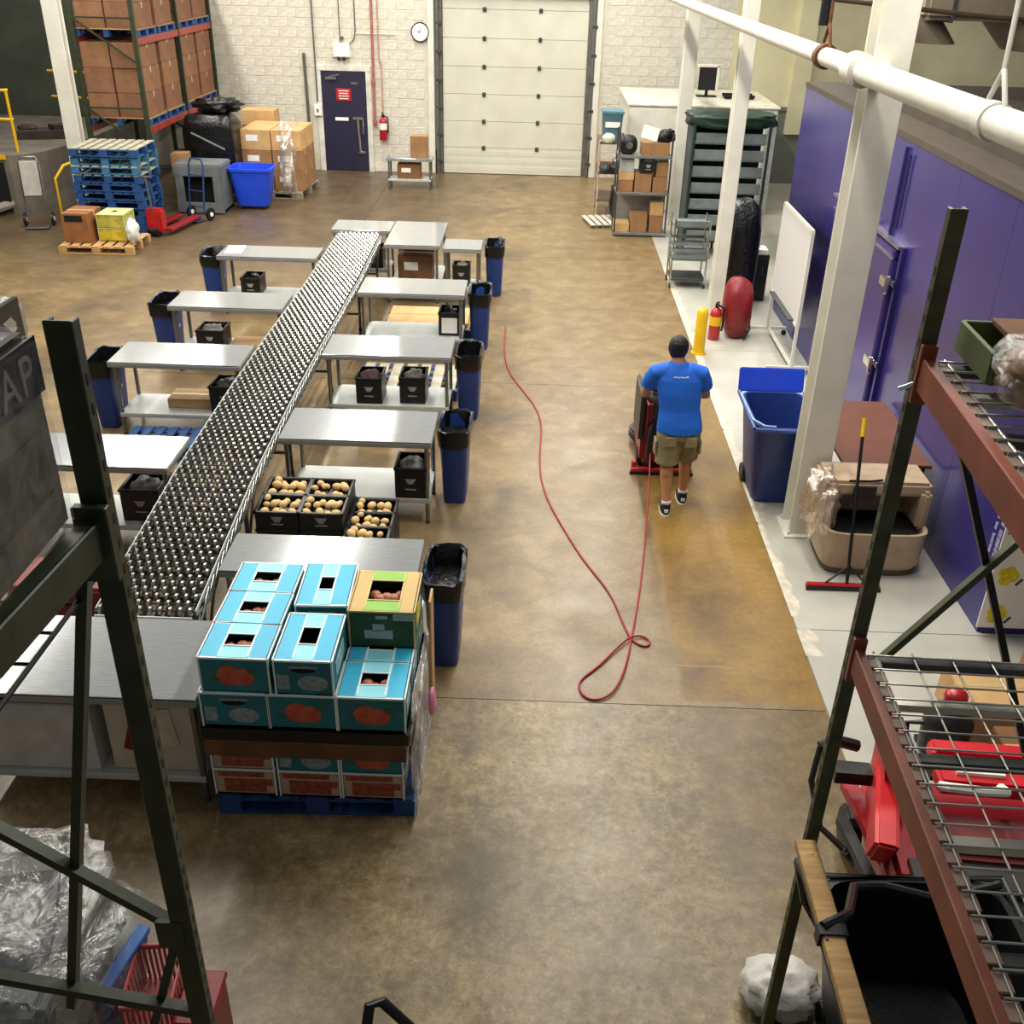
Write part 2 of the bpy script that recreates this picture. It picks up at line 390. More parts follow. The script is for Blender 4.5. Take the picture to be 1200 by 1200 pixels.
# clock
ck = thing('wall_clock', 'round white clock with black rim on the brick wall beside the roller door', 'clock', (-2.67, YB-.03, 2.98))
part('clock_rim', ck, BLACKP, ('c', (0, .0, 0), (0, -.04, 0), .2, 28), smooth=True)
part('clock_face', ck, WHITEC, ('c', (0, -.041, 0), (0, -.046, 0), .175, 28))
part('clock_hands', ck, BLACKP, ('r', (0, -.05, 0), (-.06, -.05, .02), .008, .016), ('r', (0, -.05, 0), (.02, -.05, .1), .006, .012), *[('b', (.15*math.cos(k*math.pi/6), -.048, .15*math.sin(k*math.pi/6)), (.014, .004, .014)) for k in range(12)])
# light box over the door, pipes
lb = thing('emergency_light', 'white box light mounted above the navy door', 'light', (-4.42, YB-.03, 2.58))
part('housing', lb, WHITEC, ('b', (0, -.05, 0), (.36, .1, .28)), bev=.012)
part('lamp_heads', lb, DGREY, ('c', (-.06, -.06, -.14), (-.06, -.12, -.18), .035, 12), ('c', (.06, -.06, -.14), (.06, -.12, -.18), .035, 12), smooth=True)
part('conduit', lb, LEGST, ('c', (-.02, -.03, .14), (-.02, -.03, 1.7), .012, 8), ('b', (0.02, -.03, .24), (.07, .05, .07)))
def pipe_run(name, label, m, pts, r, fit=()):
    t = thing(name, label, 'pipe', pts[0])
    o0 = Vector(pts[0])
    part('pipe_run', t, m, ('t', [tuple(Vector(p)-o0) for p in pts], r, 10), smooth=True)
    if fit: part('fittings', t, m, *[('c', tuple(Vector(p)-o0-Vector((0, 0, .04))), tuple(Vector(p)-o0+Vector((0, 0, .04))), r*1.6, 10) for p in fit])
    return t
pipe_run('conduit_pipe', 'grey conduit running down to the floor left of the navy door', LEGST, [(-5.27, YB-.06, 2.5), (-5.26, YB-.06, 1.5), (-5.25, YB-.06, .3)], .035)
pipe_run('conduit_pipe', 'thin grey conduit from the ceiling to a white switch beside the navy door', LEGST, [(-5.03, YB-.05, 4.6), (-5.03, YB-.05, 1.5)], .018)
pipe_run('conduit_pipe', 'thin bent conduit from the ceiling beside the light box', LEGST, [(-4.1, YB-.05, 4.6), (-4.1, YB-.05, 2.95), (-4.14, YB-.05, 2.8), (-4.24, YB-.05, 2.7)], .014)
pipe_run('sprinkler_pipe', 'faded red riser pipe right of the navy door with a red valve', mat('faded_red', '#a8655c', .5), [(-3.72, YB-.08, 4.6), (-3.74, YB-.08, 1.0)], .03, [(-3.74, YB-.08, 1.95), (-3.74, YB-.08, 1.1)])
pipe_run('sprinkler_pipe', 'thin pale red pipe alongside the red riser', mat('faded_red_pale', '#b98f84', .5), [(-3.6, YB-.06, 4.6), (-3.6, YB-.06, 2.4), (-3.55, YB-.06, 2.3), (-3.55, YB-.06, 1.3)], .016)
pipe_run('conduit_pipe', 'level conduit across the brick wall between the red riser and the clock', WHITEP, [(-4.1, YB-.05, 2.92), (-3.2, YB-.05, 2.92)], .012)
sw = thing('switch_box', 'small white switch box on the brick beside the navy door', 'switch', (-5.03, YB-.04, 1.32))
part('housing', sw, WHITEC, ('b', (0, -.03, 0), (.17, .07, .24)), bev=.008); part('toggle', sw, DGREY, ('b', (0, -.075, 0), (.03, .03, .06)))
def extinguisher(label, loc, s=1., lab=True):
    t = thing('fire_extinguisher', label, 'extinguisher', loc)
    part('cylinder', t, REDP, ('l', [_ell(0, 0, z*s, r*s, r*s, 16) for z, r in ((0, .07), (.01, .078), (.34, .078), (.4, .06), (.43, .026))]), smooth=True)
    part('valve', t, BLACKM, ('c', (0, 0, .43*s), (0, 0, .48*s), .024*s, 10), ('r', (0, .02*s, .49*s), (0, -.11*s, .53*s), .02*s, .02*s), ('r', (0, .02*s, .47*s), (0, -.1*s, .475*s), .02*s, .014*s))
    part('hose', t, BLACKP, ('t', [(.02*s, 0, .46*s), (.09*s, 0, .42*s), (.1*s, 0, .25*s), (.09*s, -.02*s, .12*s)], .014*s, 8), smooth=True)
    part('instruction_label', t, WHITEC if lab else YEL, ('l', [_ell(0, 0, z*s, .0795*s, .0795*s, 16) for z in (.2, .32)], False))
    return t
extinguisher('red fire extinguisher hung on the brick wall by the navy door', (-3.55, YB-.12, .72), 1.15)

# ------------------------------------------------------------------ steel columns and pipe
def column(label, x, y, wd, dp, h, rz=0):
    t = thing('steel_column', label, 'column', (x, y, 0), rz)
    part('web', t, WHITEP, ('b', (0, 0, h/2), (.02, dp-.04, h)))
    for s in (-1, 1): part('flange', t, WHITEP, ('b', (0, s*(dp/2-.012), h/2), (wd, .024, h)), bev=.006)
    part('base_plate', t, WHITEP, ('b', (0, 0, .012), (wd*1.3, dp*1.4, .024)), *[('c', (sx*wd*.5, sy*dp*.55, .02), (sx*wd*.5, sy*dp*.55, .06), .014, 6) for sx in (-1, 1) for sy in (-1, 1)])
    return t
column('white steel column nearest the camera, beside the tan bin', 2.54, 8.16, .27, .28, 5.4)
column('white steel column with the red extinguisher at its foot', 2.66, 14.4, .19, .22, 5.2)
column('white steel column between the box shelves and the tray rack', 2.70, 20.1, .24, .25, 5.4)
column('white steel column at far left by the blue pallets', -8.52, 19.3, .28, .2, 5.4)
tp = thing('overhead_pipe', 'thick white overhead pipe crossing the upper right', 'pipe', (2.3, 0, 3.935))
part('main_pipe', tp, WHITEP, ('c', (0, 2, 0), (0, 8.0, 0), .084, 20), smooth=True)
part('far_pipe', tp, WHITEP, ('c', (0, 8.0, 0), (0, 22, 0), .072, 20), smooth=True)
part('coupling', tp, WHITEP, ('c', (0, 7.85, 0), (0, 8.12, 0), .115, 20), ('c', (0, 7.98, .0), (.22, 7.98, -.0), .05, 12), bev=.012, smooth=True)
for i, (y, m, nm) in enumerate(((5.5, WHITEP, 'white'), (9.0, mat('rust_iron', '#6b4224', .7, .3, .3, 20), 'rusty'))):
    part('hanger', tp, m, *[('t', [(.0, y-.12, .02), (.0, y-.1, .1), (0, y, .24)], .014, 8), ('t', [(0, y+.12, .02), (0, y+.1, .1), (0, y, .24)], .014, 8), ('c', (0, y, .22), (0, y+.1, 1.6), .014, 8), ('c', (0, y-.05, 0), (0, y+.05, 0), .096, 20)], label=nm+' pipe hanger', smooth=True)
# ducts and units at the upper right
dc = thing('air_unit', 'taupe ventilation unit and duct hanging at the top right', 'duct', (5.4, 13.2, 3.85))
part('duct_run', dc, DUCT, ('b', (.4, 0, .75), (3.2, 1.5, 1.1)), bev=.05)
part('duct_elbow', dc, DUCT, ('l', [_ell(-1.2+.1*i, -.2, .25-.1*i, .32-.02*i, .4, 16) for i in range(4)]), ('l', [_ell(.1+.1*i, -.2, .25-.12*i, .5-.02*i, .5, 16) for i in range(4)]), smooth=True)
for q in range(4): part('flange', dc, DGREY, ('b', (-.9+q*.85, 0, .75), (.03, 1.54, 1.14)))
part('hanger_rods', dc, DGREY, *[('c', (sx, sy, 1.2), (sx, sy, 2.2), .015, 6) for sx in (-.9, 1.6) for sy in (-.6, .6)])
pipe_run('sprinkler_pipe', 'thin brown pipe running level behind the white overhead pipe', mat('brown_iron', '#4a3a2a', .6, .3), [(1.95, 10.2, 4.36), (4.0, 10.15, 4.2), (7.5, 10.1, 4.05)], .022, [(2.0, 10.2, 4.36)])
pipe_run('sprinkler_pipe', 'dark vertical drop pipe above the white overhead pipe', BLACKM, [(2.3, 9.2, 5.6), (2.3, 9.2, 4.15)], .045)

# ------------------------------------------------------------------ purple cold room
cx0, cx1, cy0, cy1, cz = 3.6, 8.2, 6.6, 14.8, 3.1
cr = thing('cold_room', 'large purple walk-in cold room on the right with a sliding door', 'cold room', (cx0, cy0, 0))
part('body', cr, PURPD, ('b', ((cx1-cx0)/2+.03, (cy1-cy0)/2, cz/2), (cx1-cx0-.06, cy1-cy0-.06, cz-.02)))
seg = (cy1-cy0)/7
for k in range(7):
    for z0, z1 in ((0, cz),):
        part('wall_panel', cr, PURP, ('b', (.015, seg*(k+.5), (z0+z1)/2), (.03, seg-.003, z1-z0)), bev=.0015)
for k in range(4):
    part('end_panel', cr, PURP, ('b', (.6+k*1.15, .0, cz/2), (1.142, .03, cz)), bev=.003)
part('roof_edge', cr, mat('roof_brown', '#4c4238', .7), ('b', ((cx1-cx0)/2, (cy1-cy0)/2, cz+.03), (cx1-cx0+.02, cy1-cy0+.02, .06)), ('b', (1.2, 3.2, cz+.12), (1.6, 5.0, .12)))
dr = part('door', cr, mat('cooler_door_purple', '#43387f', .28, .15, .06, .9), ('b', (-.035, 4.5, 1.08), (.07, 2.3, 2.12)), bev=.012)
part('door_frame', dr, mat('aluminium_trim', '#a09cae', .3, .8), ('b', (-.04, 4.5, 2.19), (.09, 2.5, .03)), ('b', (-.06, 4.5, 2.06), (.05, 2.3, .022)))
part('door_gasket', dr, PURPD, ('b', (-.02, 3.24, 1.1), (.06, .05, 2.2)), ('b', (-.02, 3.4, 1.08), (.11, .03, 2.1)))
for z in (1.82, .98):
    h = part('hinge', dr, CHROME, ('b', (-.09, 3.42, z), (.05, .2, .1)), ('c', (-.1, 3.3, z-.09), (-.1, 3.3, z+.09), .03, 10), ('b', (-.07, 3.26, z+.03), (.03, .1, .06)), bev=.01)
part('track_bracket', cr, CHROME, ('b', (-.06, 4.25, 2.22), (.05, .08, .1)), bev=.01)
part('conduit', cr, PURPD, ('c', (-.02, 3.75, 2.2), (-.02, 3.75, 3.05), .018, 8), ('c', (-.02, 3.6, 2.3), (-.02, 3.6, 3.0), .012, 8))
# lettering strips by the near corner (too small to read in the photograph)
random.seed(3)
tx = []
for col, y0 in ((0, .16), (1, .07)):
    z = 1.55 if col == 0 else 1.4
    while z > (.42 if col == 0 else .5):
        hgt = random.uniform(.03, .09); tx.append(('b', (-.004, y0, z-hgt/2), (.006, .035 if col == 0 else .05, hgt))); z -= hgt+random.choice((.012, .012, .04))
part('side_lettering', cr, mat('lettering_white', '#9a98bd', .5), *tx)
pp = thing('printed_panel', 'white printed panel with yellow fruit pictures on the cold room end', 'panel', (3.58, 6.57, .06))
part('board', pp, mat('panel_white', '#f0efec', .45, 0, .02), ('b', (.29, -.012, .62), (.62, .014, 1.2)), bev=.003)
YF = mat('fruit_yellow', '#e8d21c', .5, 0, .15, 30)
LFG = mat('leaf_green', '#7f9a2c', .5, 0, .2, 25)
for z in (.12, .47, .86):
    part('fruit_picture', pp, YF, *[('s', (.09+dx, -.02, z+dz), (r, .004, r*1.1), 12) for dx, dz, r in ((0, 0, .05), (.02, .07, .045), (.05, .03, .05), (-.03, .06, .035))], smooth=True)
    part('picture_detail', pp, DGREY, ('b', (.2, -.021, z-.02), (.02, .004, .07), (0, .6, 0)))
part('leaf_strip', pp, LFG, ('b', (.05, -.021, 1.1), (.06, .004, .22), (0, .1, 0)), ('b', (.12, -.021, 1.0), (.03, .004, .2)), ('b', (.02, -.021, .95), (.03, .004, .16)))
part('small_marks', pp, GREYP, *[('b', (.3+.06*k, -.021, .3+.11*k % .5), (.03, .004, .035)) for k in range(5)])

# ------------------------------------------------------------------ work tables
def table(label, x0, x1, y0, y1, h=.84, shelf=.25, grp='steel packing tables', name='work_table'):
    wx, dy = x1-x0, y1-y0
    t = thing(name, label, 'table', ((x0+x1)/2, (y0+y1)/2, 0), 0, grp)
    part('table_top', t, STEEL, ('b', (0, 0, h-.008), (wx, dy, .016)), bev=.004)
    part('edge_lip', t, mat('steel_edge', '#9a9c9b', .42, .45, .06), ('b', (0, -dy/2+.004, h-.036), (wx-.002, .012, .046)), ('b', (0, dy/2-.004, h-.036), (wx-.002, .012, .046)), ('b', (-wx/2+.004, 0, h-.036), (.012, dy-.02, .046)), ('b', (wx/2-.004, 0, h-.036), (.012, dy-.02, .046)), bev=.004)
    for sx in (-1, 1):
        for sy in (-1, 1):
            l = part('leg', t, LEGST, ('c', (0, 0, .03), (0, 0, h-.02), .02, 10), loc=(sx*(wx/2-.05), sy*(dy/2-.06), 0), smooth=True)
            part('foot', l, DGREY, ('c', (0, 0, 0), (0, 0, .04), .022, 10, .016))
    if shelf:
        part('undershelf', t, GALV, ('b', (0, 0, shelf), (wx-.06, dy-.08, .014)), ('b', (0, -dy/2+.045, shelf-.02), (wx-.06, .012, .04)), ('b', (0, dy/2-.045, shelf-.02), (wx-.06, .012, .04)), bev=.003)
    return t
RY = [(5.83, 6.34), (7.98, 8.66), (10.08, 10.72), (12.28, 12.96)]
RX = [(-2.12, -.74), (-2.2, -.85), (-2.22, -.85), (-2.2, -.86)]
ordn = ['nearest', 'second', 'third', 'fourth', 'fifth']
for i in range(4):
    table(f'steel packing table, {ordn[i]} along the right side of the conveyor', *RX[i], *RY[i])
table('narrow steel table at the far right end of the conveyor, blue bin beside it', -1.33, -.77, 14.48, 15.05)
table('steel table crossing the far end of the conveyor', -3.1, -2.2, 15.32, 15.95, .86)
table('bright steel table set lengthwise beside the far conveyor end', -2.18, -1.37, 14.5, 15.93, .87, .2)
LY = [(7.33, 7.95), (9.66, 10.28), (11.52, 12.14), (13.75, 14.34)]
LX = [(-4.3, -2.97), (-4.36, -2.99), (-4.35, -2.98), (-4.4, -3.02)]
for i in range(4):
    table(f'steel packing table, {ordn[i]} along the left side of the conveyor', *LX[i], *LY[i])
t = table('wide steel table at the near end of the conveyor, beside the fruit pallet', -3.35, -1.86, 4.46, 5.24, .84, .2)
table('small steel table by the brick wall right of the navy door', -3.26, -2.27, 22.5, 22.95, .64, .2)
# cross-bar stands seen under the tables next to the conveyor are part of the conveyor legs
pap = solo('paper_sheet', 'white paper sheet lying on the far left steel table', 'paper', WHITEC, ('b', (0, 0, .004), (.24, .42, .008)), loc=(-4.22, 14.08, .842), rz=.1, bev=.002)

# ------------------------------------------------------------------ skate wheel conveyor
def cxm(y):
    p = [(5.3, -2.46), (6.0, -2.5), (7.4, -2.575), (9.0, -2.61), (10.4, -2.62), (12.9, -2.61), (15.3, -2.66)]
    for (a, xa), (b, xb) in zip(p, p[1:]):
        if y <= b: return xa+(xb-xa)*(y-a)/(b-a)
    return p[-1][1]
cv = thing('wheel_conveyor', 'long skate-wheel conveyor running between the two rows of steel tables', 'conveyor', (0, 0, 0))
wm = mesh('wheel', [('c', (-.011, 0, 0), (.011, 0, 0), .03, 14)], WHEELM, bev=.004)
y = 5.36; rows = []; k = 0
while y < 15.3:
    rows.append(y); y += .078
nw = 0; ex = bmesh.new(); ax = bmesh.new()
for i, y in enumerate(rows):
    x = cxm(y); W = .31
    _cyl(ax, (x-W-.02, y, .815), (x+W+.02, y, .815), .006, 6)
    n = 10 if i % 2 == 0 else 9
    for j in range(n):
        px = x+(j-(n-1)/2)*.066
        if nw < 300:
            o = link('wheel', wm, cv); o.location = (px, y, .815); nw += 1
        else: _cyl(ex, (px-.011, y, .815), (px+.011, y, .815), .03, 10)
for b, nm, mm in ((ex, 'far_wheels', WHEELM), (ax, 'axles', AXLE)):
    me = bpy.data.meshes.new(nm); b.to_mesh(me); b.free(); me.materials.append(mm)
    o = link(nm, me, cv); o['kind'] = 'stuff'
for s in (-1, 1):
    sh = []
    for i in range(0, len(rows)-4, 2):
        a, b = rows[i], rows[i+4]
        sh += [('r', (cxm(a)+s*.335, a, .80), (cxm(b)+s*.335, b, .70), .006, .025), ('r', (cxm(a)+s*.343, a, .70), (cxm(b)+s*.343, b, .80), .006, .025)]
    o = part('scissor_or_shade_links', cv, LEGST, *sh); o['kind'] = 'stuff'
    for o_ in (.05, .115, .18, .245, .3):  # inner black bars added to darken the shaded gaps under the wheels
        o = part('scissor_or_shade_links', cv, BLACKM, *[('r', (cxm(rows[i])+s*o_, rows[i], .79 if i % 4 else .70), (cxm(rows[i])+s*o_, rows[min(i+2, len(rows)-1)], .70 if i % 4 else .79), .036, .03) for i in range(0, len(rows)-2, 2)]); o['kind'] = 'stuff'
    part('side_strip', cv, GALV, *[('r', (cxm(a)+s*.328, a, .808), (cxm(b)+s*.328, b, .808), .005, .03) for a, b in zip(rows[::6], rows[6::6])])
    for y in (5.6, 7.0, 8.75, 10.9, 13.0, 14.9):
        l = part('leg', cv, DGREY, ('r', (cxm(y)+s*.3, y, .12), (cxm(y)+s*.3, y, .79), .03, .03), ('r', (cxm(y)+s*.3, y-.03, .3), (cxm(y)+s*.3, y+.3, .7), .018, .018))
        part('caster', l, BLACKP, ('c', (cxm(y)+s*.3-.014, y, .05), (cxm(y)+s*.3+.014, y, .05), .05, 12), ('b', (cxm(y)+s*.3, y, .1), (.04, .05, .05)))
for y in (5.6, 7.0, 8.75, 10.9, 13.0, 14.9):
    part('cross_bar', cv, DGREY, ('r', (cxm(y)-.3, y, .32), (cxm(y)+.3, y, .32), .025, .025))
part('end_stop', cv, GALV, ('b', (cxm(5.3), 5.3, .77), (.64, .012, .08)), bev=.003)

# ------------------------------------------------------------------ slim blue bins with black liners
def slim_bin(label, x, y, rz=0, group='slim blue bins at the table ends', h=.76, lit=False):
    t = thing('slim_bin', label, 'bin', (x, y, 0), rz, group)
    R_ = [_ell(0, 0, z, a, b, 24, .35) for z, a, b in ((0, .105, .2), (.02, .11, .205), (h-.06, .138, .272), (h, .142, .277))]
    inn = [_ell(0, 0, z, a, b, 24, .35) for z, a, b in ((h, .142, .277), (h, .132, .267), (.1, .1, .19))]
    part('body', t, BINB, ('l', R_+inn[1:], True), smooth=True)
    rs = random.Random(int(abs(x*100+y*1000)))
    def ring(z, a, b, j): return [p+Vector((rs.uniform(-j, j), rs.uniform(-j, j), rs.uniform(-j, j)*1.5)) for p in _ell(0, 0, z, a, b, 24, .4)]
    part('bag_liner', t, BAG, ('l', [ring(h-.15, .146, .281, .009), ring(h-.05, .153, .288, .008), ring(h+.012, .15, .285, .01), ring(h+.0, .126, .26, .008), ring(h-.2, .115, .24, .02), ring(.18, .085, .17, .01)], True), smooth=True)
    part('recycling_mark', t, mat('mark_white', '#b9c3dc', .5), ('p', [(.0, .03), (.03, -.02), (-.03, -.02)], .134, .137, Matrix.Translation((-.0, 0, .42)) @ Euler((R(90), 0, R(90))).to_matrix().to_4x4()))
    return t
for i, (x, y) in enumerate(((-.57, 6.12), (-.685, 8.62), (-.685, 10.58), (-.69, 12.84), (-.6, 15.2))):
    slim_bin(f'slim blue bin with black liner at the end of the {ordn[i]} right table', x, y, random.uniform(-.06, .06))
for i, (x, y) in enumerate(((-4.55, 10.05), (-4.56, 12.06), (-4.6, 14.25))):
    slim_bin(f'slim blue bin with black liner at the outer end of the {ordn[i+1]} left table', x, y, random.uniform(-.08, .08))
o = slim_bin('slim blue bin half hidden behind the tall green rack post', -4.55, 7.75)

# ------------------------------------------------------------------ black crates on shelves
def black_crate(label, x, y, z, rz=0, wd=.27, dp=.34, h=.3, top='grey', group='black crates under the tables', emblem=True):
    t = thing('black_crate', label, 'crate', (x, y, z), rz, group)
    th = .012
    part('walls', t, BLACKP, ('b', (-wd/2, 0, h/2), (th, dp, h)), ('b', (wd/2, 0, h/2), (th, dp, h)), ('b', (0, -dp/2, h/2), (wd, th, h)), ('b', (0, dp/2, h/2), (wd, th, h)), ('b', (0, 0, .008), (wd, dp, .016)), bev=.003)
    part('rim', t, BLACKP, ('b', (-wd/2, 0, h-.01), (.026, dp+.026, .024)), ('b', (wd/2, 0, h-.01), (.026, dp+.026, .024)), ('b', (0, -dp/2, h-.01), (wd+.026, .026, .024)), ('b', (0, dp/2, h-.01), (wd+.026, .026, .024)), bev=.005)
    if emblem: part('front_mark', t, mat('mark_grey', '#9a9a96', .6), ('p', [(-.05, .03), (.05, .03), (.02, -.02), (-.02, -.02)], .0, .003, Matrix.Translation((0, -dp/2-.007, h*.55)) @ Euler((R(90), 0, 0)).to_matrix().to_4x4()), ('b', (0, -dp/2-.008, h*.3), (.1, .003, .012)))
    mm = {'grey': mat('crumpled_film', '#a9abab', .3, 0, .15, 12, .4, 25), 'white': WHITEC, 'dark': BAG, 'pink': mat('pinkish_print', '#c99aa2', .5, 0, .2, 20)}[top]
    c = lumpy('contents', (0, 0, h-.07), (wd*.43, dp*.43, .09), mm, .22, 3, 16, seed=x*3+y, parent=t)
    return t
SZ = .258
black_crate('black crate stuffed with crumpled film under the second right table', -1.05, 8.2, SZ, 0, top='grey')
black_crate('black crate with a pinkish print, left one under the third right table', -1.75, 10.32, SZ, 0, top='pink')
black_crate('black crate with white marks on top, right one under the third right table', -1.28, 10.36, SZ, 0, top='white')
black_crate('black crate with a white front under the fourth right table', -1.06, 12.6, SZ, 0, top='dark')
solo('paper_sheet', 'white sheet stuck on the crate under the fourth right table', 'paper', WHITEC, ('b', (0, 0, .0), (.2, .006, .2)), loc=(-1.06, 12.41, SZ+.14), bev=.001)
black_crate('black crate with a white front under the narrow far right table', -1.07, 14.76, SZ, 0, wd=.24, dp=.26, top='white')
black_crate('black crate on the shelf of the nearest left table', -3.3, 7.63, SZ, 0, wd=.32, top='grey')
black_crate('black crate against the conveyor under the second left table', -3.22, 9.94, SZ, 0, wd=.3, top='grey')
black_crate('black crate with white items under the third left table', -3.93, 11.83, SZ, 0, wd=.32, h=.24, top='white')
black_crate('small black crate under the far left table', -4.0, 14.05, SZ, 0, wd=.26, h=.24, top='dark')
def carton(label, x, y, z, wd, dp, h, m=CARD, rz=0, group=None, name='carton', tape=True, open_=False, label_=False, cat='box'):
    t = thing(name, label, cat, (x, y, z), rz, group)
    part('body', t, m, ('b', (0, 0, h/2-.002), (wd, dp, h-.006)), bev=.004)
    for s in (-1, 1): part('flap', t, m, ('b', (0, s*(dp/4+.002), h-.001), (wd-.004, dp/2-.008, .006)), bev=.002)
    if tape: part('tape', t, TAPE, ('b', (0, 0, h+.003), (wd*.99, .05, .002)), ('b', (0, 0, h-.05), (wd+.004, .05, .1)))
    if label_: part('printed_label', t, WHITEC, ('b', (-wd*.12, -dp/2-.002, h*.6), (wd*.4, .004, h*.3)))
    return t
carton('pale flat carton on the shelf of the second left table', -3.62, 10.02, SZ, .5, .3, .1, CARDL)
carton('pale flat carton on the shelf of the third left table', -3.4, 11.84, SZ, .62, .34, .06, CARDL, tape=False)
carton('brown carton under the bright lengthwise table', -1.78, 15.1, .208, .52, .36, .4, CARDD, label_=True)
black_crate('black crate beside the brown carton under the far end table', -2.5, 15.62, .258, 0, wd=.3, top='dark')
for k in range(3): pass
# ------------------------------------------------------------------ pallets
def pallet(label, x, y, z=0, rz=0, m=PALB, top=None, wd=1.2, dp=1.0, group=None, h=.14):
    t = thing('pallet', label, 'pallet', (x, y, z), rz, group)
    top = top or m; n = 7
    db = mesh('deck_board', [('b', (0, 0, 0), (wd/n-.05, dp, .018))], top, bev=.002)
    st = mesh('block', [('b', (0, 0, 0), (.14, .1, h-.054))], m, bev=.003)
    lb = mesh('lead_board', [('b', (0, 0, 0), (wd, .1, .018))], m, bev=.002)
    for k in range(n):
        o = link('deck_board', db, t); o.location = (-wd/2+(k+.5)*wd/n, 0, h-.009)
    for sy in (-1, 0, 1):
        o = link('lead_board', lb, t); o.location = (0, sy*(dp/2-.05), h-.027)
        o = link('lead_board', lb, t); o.location = (0, sy*(dp/2-.05), .009)
        for sx in (-1, 0, 1):
            o = link('block', st, t); o.location = (sx*(wd/2-.07), sy*(dp/2-.05), h/2-.009)
    return t
pallet('blue pallet on the floor under the nearest fruit boxes', -1.22, 4.93, 0, .03, PALB, None, 1.2, 1.0)
pallet('low blue pallet with pale boards behind the fourth right table', -1.42, 13.42, 0, 0, PALB, WOOD, 1.2, .8)
pallet('low blue pallet behind the third right table', -1.45, 11.3, 0, 0, PALB, PALW, 1.2, .8)
pallet('low blue pallet under the second left table', -3.72, 9.35, 0, 0, PALB, None, .9, .5, h=.16)
carton('pale flat board pile on the pallet behind the fourth right table', -1.42, 13.42, .142, 1.1, .7, .06, CARDL, tape=False, name='flat_cartons')
pallet('grey wood pallet hidden under the potato crates', -1.66, 7.3, 0, 0, WOODG, None, 1.1, .75)

# ------------------------------------------------------------------ fruit boxes on the near pallet
GAPX = .0
def fruit_box(label, x, y, z, wd, dp, h, side=TEAL, topm=CYAN, topl=CYANL, pr='peach', hole=(.42, .34), rz=0, group='cyan fruit boxes on the near pallet', fruits=3, name='fruit_box', edge=WAX):
    t = thing(name, label, 'box', (x, y, z), rz, group); th = .008
    part('walls', t, side, ('b', (-wd/2+th/2, 0, h/2), (th, dp, h)), ('b', (wd/2-th/2, 0, h/2), (th, dp, h)), ('b', (0, -dp/2+th/2, h/2), (wd, th, h)), ('b', (0, dp/2-th/2, h/2), (wd, th, h)), ('b', (0, 0, .006), (wd, dp, .012)))
    hx, hy = hole[0]*wd/2, hole[1]*dp/2
    e = .016
    part('lid_flap', t, topm, ('b', (-(wd/2+hx)/2, 0, h+.002), (wd/2-hx, dp-e, .008)), bev=.002)
    part('lid_flap', t, topm, ('b', ((wd/2+hx)/2, 0, h+.002), (wd/2-hx, dp-e, .008)), bev=.002)
    part('lid_flap', t, topl, ('b', (0, -(dp/2+hy)/2, h+.004), (2*hx+.02, dp/2-hy, .008)), bev=.002)
    part('lid_flap', t, topl, ('b', (0, (dp/2+hy)/2, h+.004), (2*hx+.02, dp/2-hy, .008)), bev=.002)
    part('edge_trim', t, edge, ('b', (-wd/2, 0, h), (.014, dp+.004, .012)), ('b', (wd/2, 0, h), (.014, dp+.004, .012)), ('b', (0, -dp/2, h), (wd+.004, .014, .012)), ('b', (0, dp/2, h), (wd+.004, .014, .012)), ('b', (-wd/2, -dp/2, h/2), (.01, .01, h)), ('b', (wd/2, -dp/2, h/2), (.01, .01, h)), *[('b', (s*hx, 0, h+.008), (.01, dp*.9, .004)) for s in (-1, 1)], *[('b', (0, s*hy, h+.01), (2*hx, .008, .004)) for s in (-1, 1)])
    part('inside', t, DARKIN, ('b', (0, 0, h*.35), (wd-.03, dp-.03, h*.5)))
    fy = -dp/2-.002
    if pr == 'peach':
        part('fruit_print', t, PEACHP, ('s', (-.03, fy, h*.5), (.075, .003, .07), 14), ('s', (.05, fy, h*.46), (.06, .003, .06), 14), ('s', (.0, fy, h*.42), (.07, .003, .05), 14), smooth=True)
        part('leaf_print', t, mat('leaf_print', '#2f6a3c', .6), ('s', (.1, fy, h*.62), (.05, .002, .018), 10)); part('leaf_print', t, mat('leaf_print', '#2f6a3c', .6), ('s', (-.11, fy, h*.4), (.04, .002, .015), 10))
    elif pr == 'text':
        part('white_print', t, mat('box_print_grey', '#8ea3a6', .6, 0, .2, 30), ('s', (.05, fy, h*.36), (.09, .003, .055), 14), ('b', (-wd*.36, fy, h*.38), (.07, .004, .1)), ('b', (0, fy, h*.82), (.16, .004, .014)))
        part('hand_hole', t, DARKIN, ('s', (0, fy, h*.72), (.07, .003, .016), 12))
    # side prints
    part('side_print', t, mat('pale_side_print', '#a8ccd0', .6, 0, .25, 25), ('b', (wd/2+.002, 0, h*.45), (.003, dp*.55, h*.4)))
    for k in range(fruits):
        fx = (k-(fruits-1)/2)*2*hx/max(1, fruits)
        f = solo('peach', 'peach in the '+label.replace(', turned lengthwise', ''), 'fruit', FRUIT, ('l', [_ell(0, 0, zz*.038, .04*math.sqrt(max(.02, 1-zz*zz)), .04*math.sqrt(max(.02, 1-zz*zz)), 12) for zz in (-1, -.7, -.3, .1, .5, .8, .95, .88)]), loc=(x+fx*math.cos(rz)+random.uniform(-.01, .01), y+random.uniform(-.3, .5)*hy, z+h*.6+.038+.001), group='peaches in the '+label, smooth=True)
    return t
fx = (-1.63, -1.24, -.86); FW = .365
BY = (4.6, 4.93, 5.26)
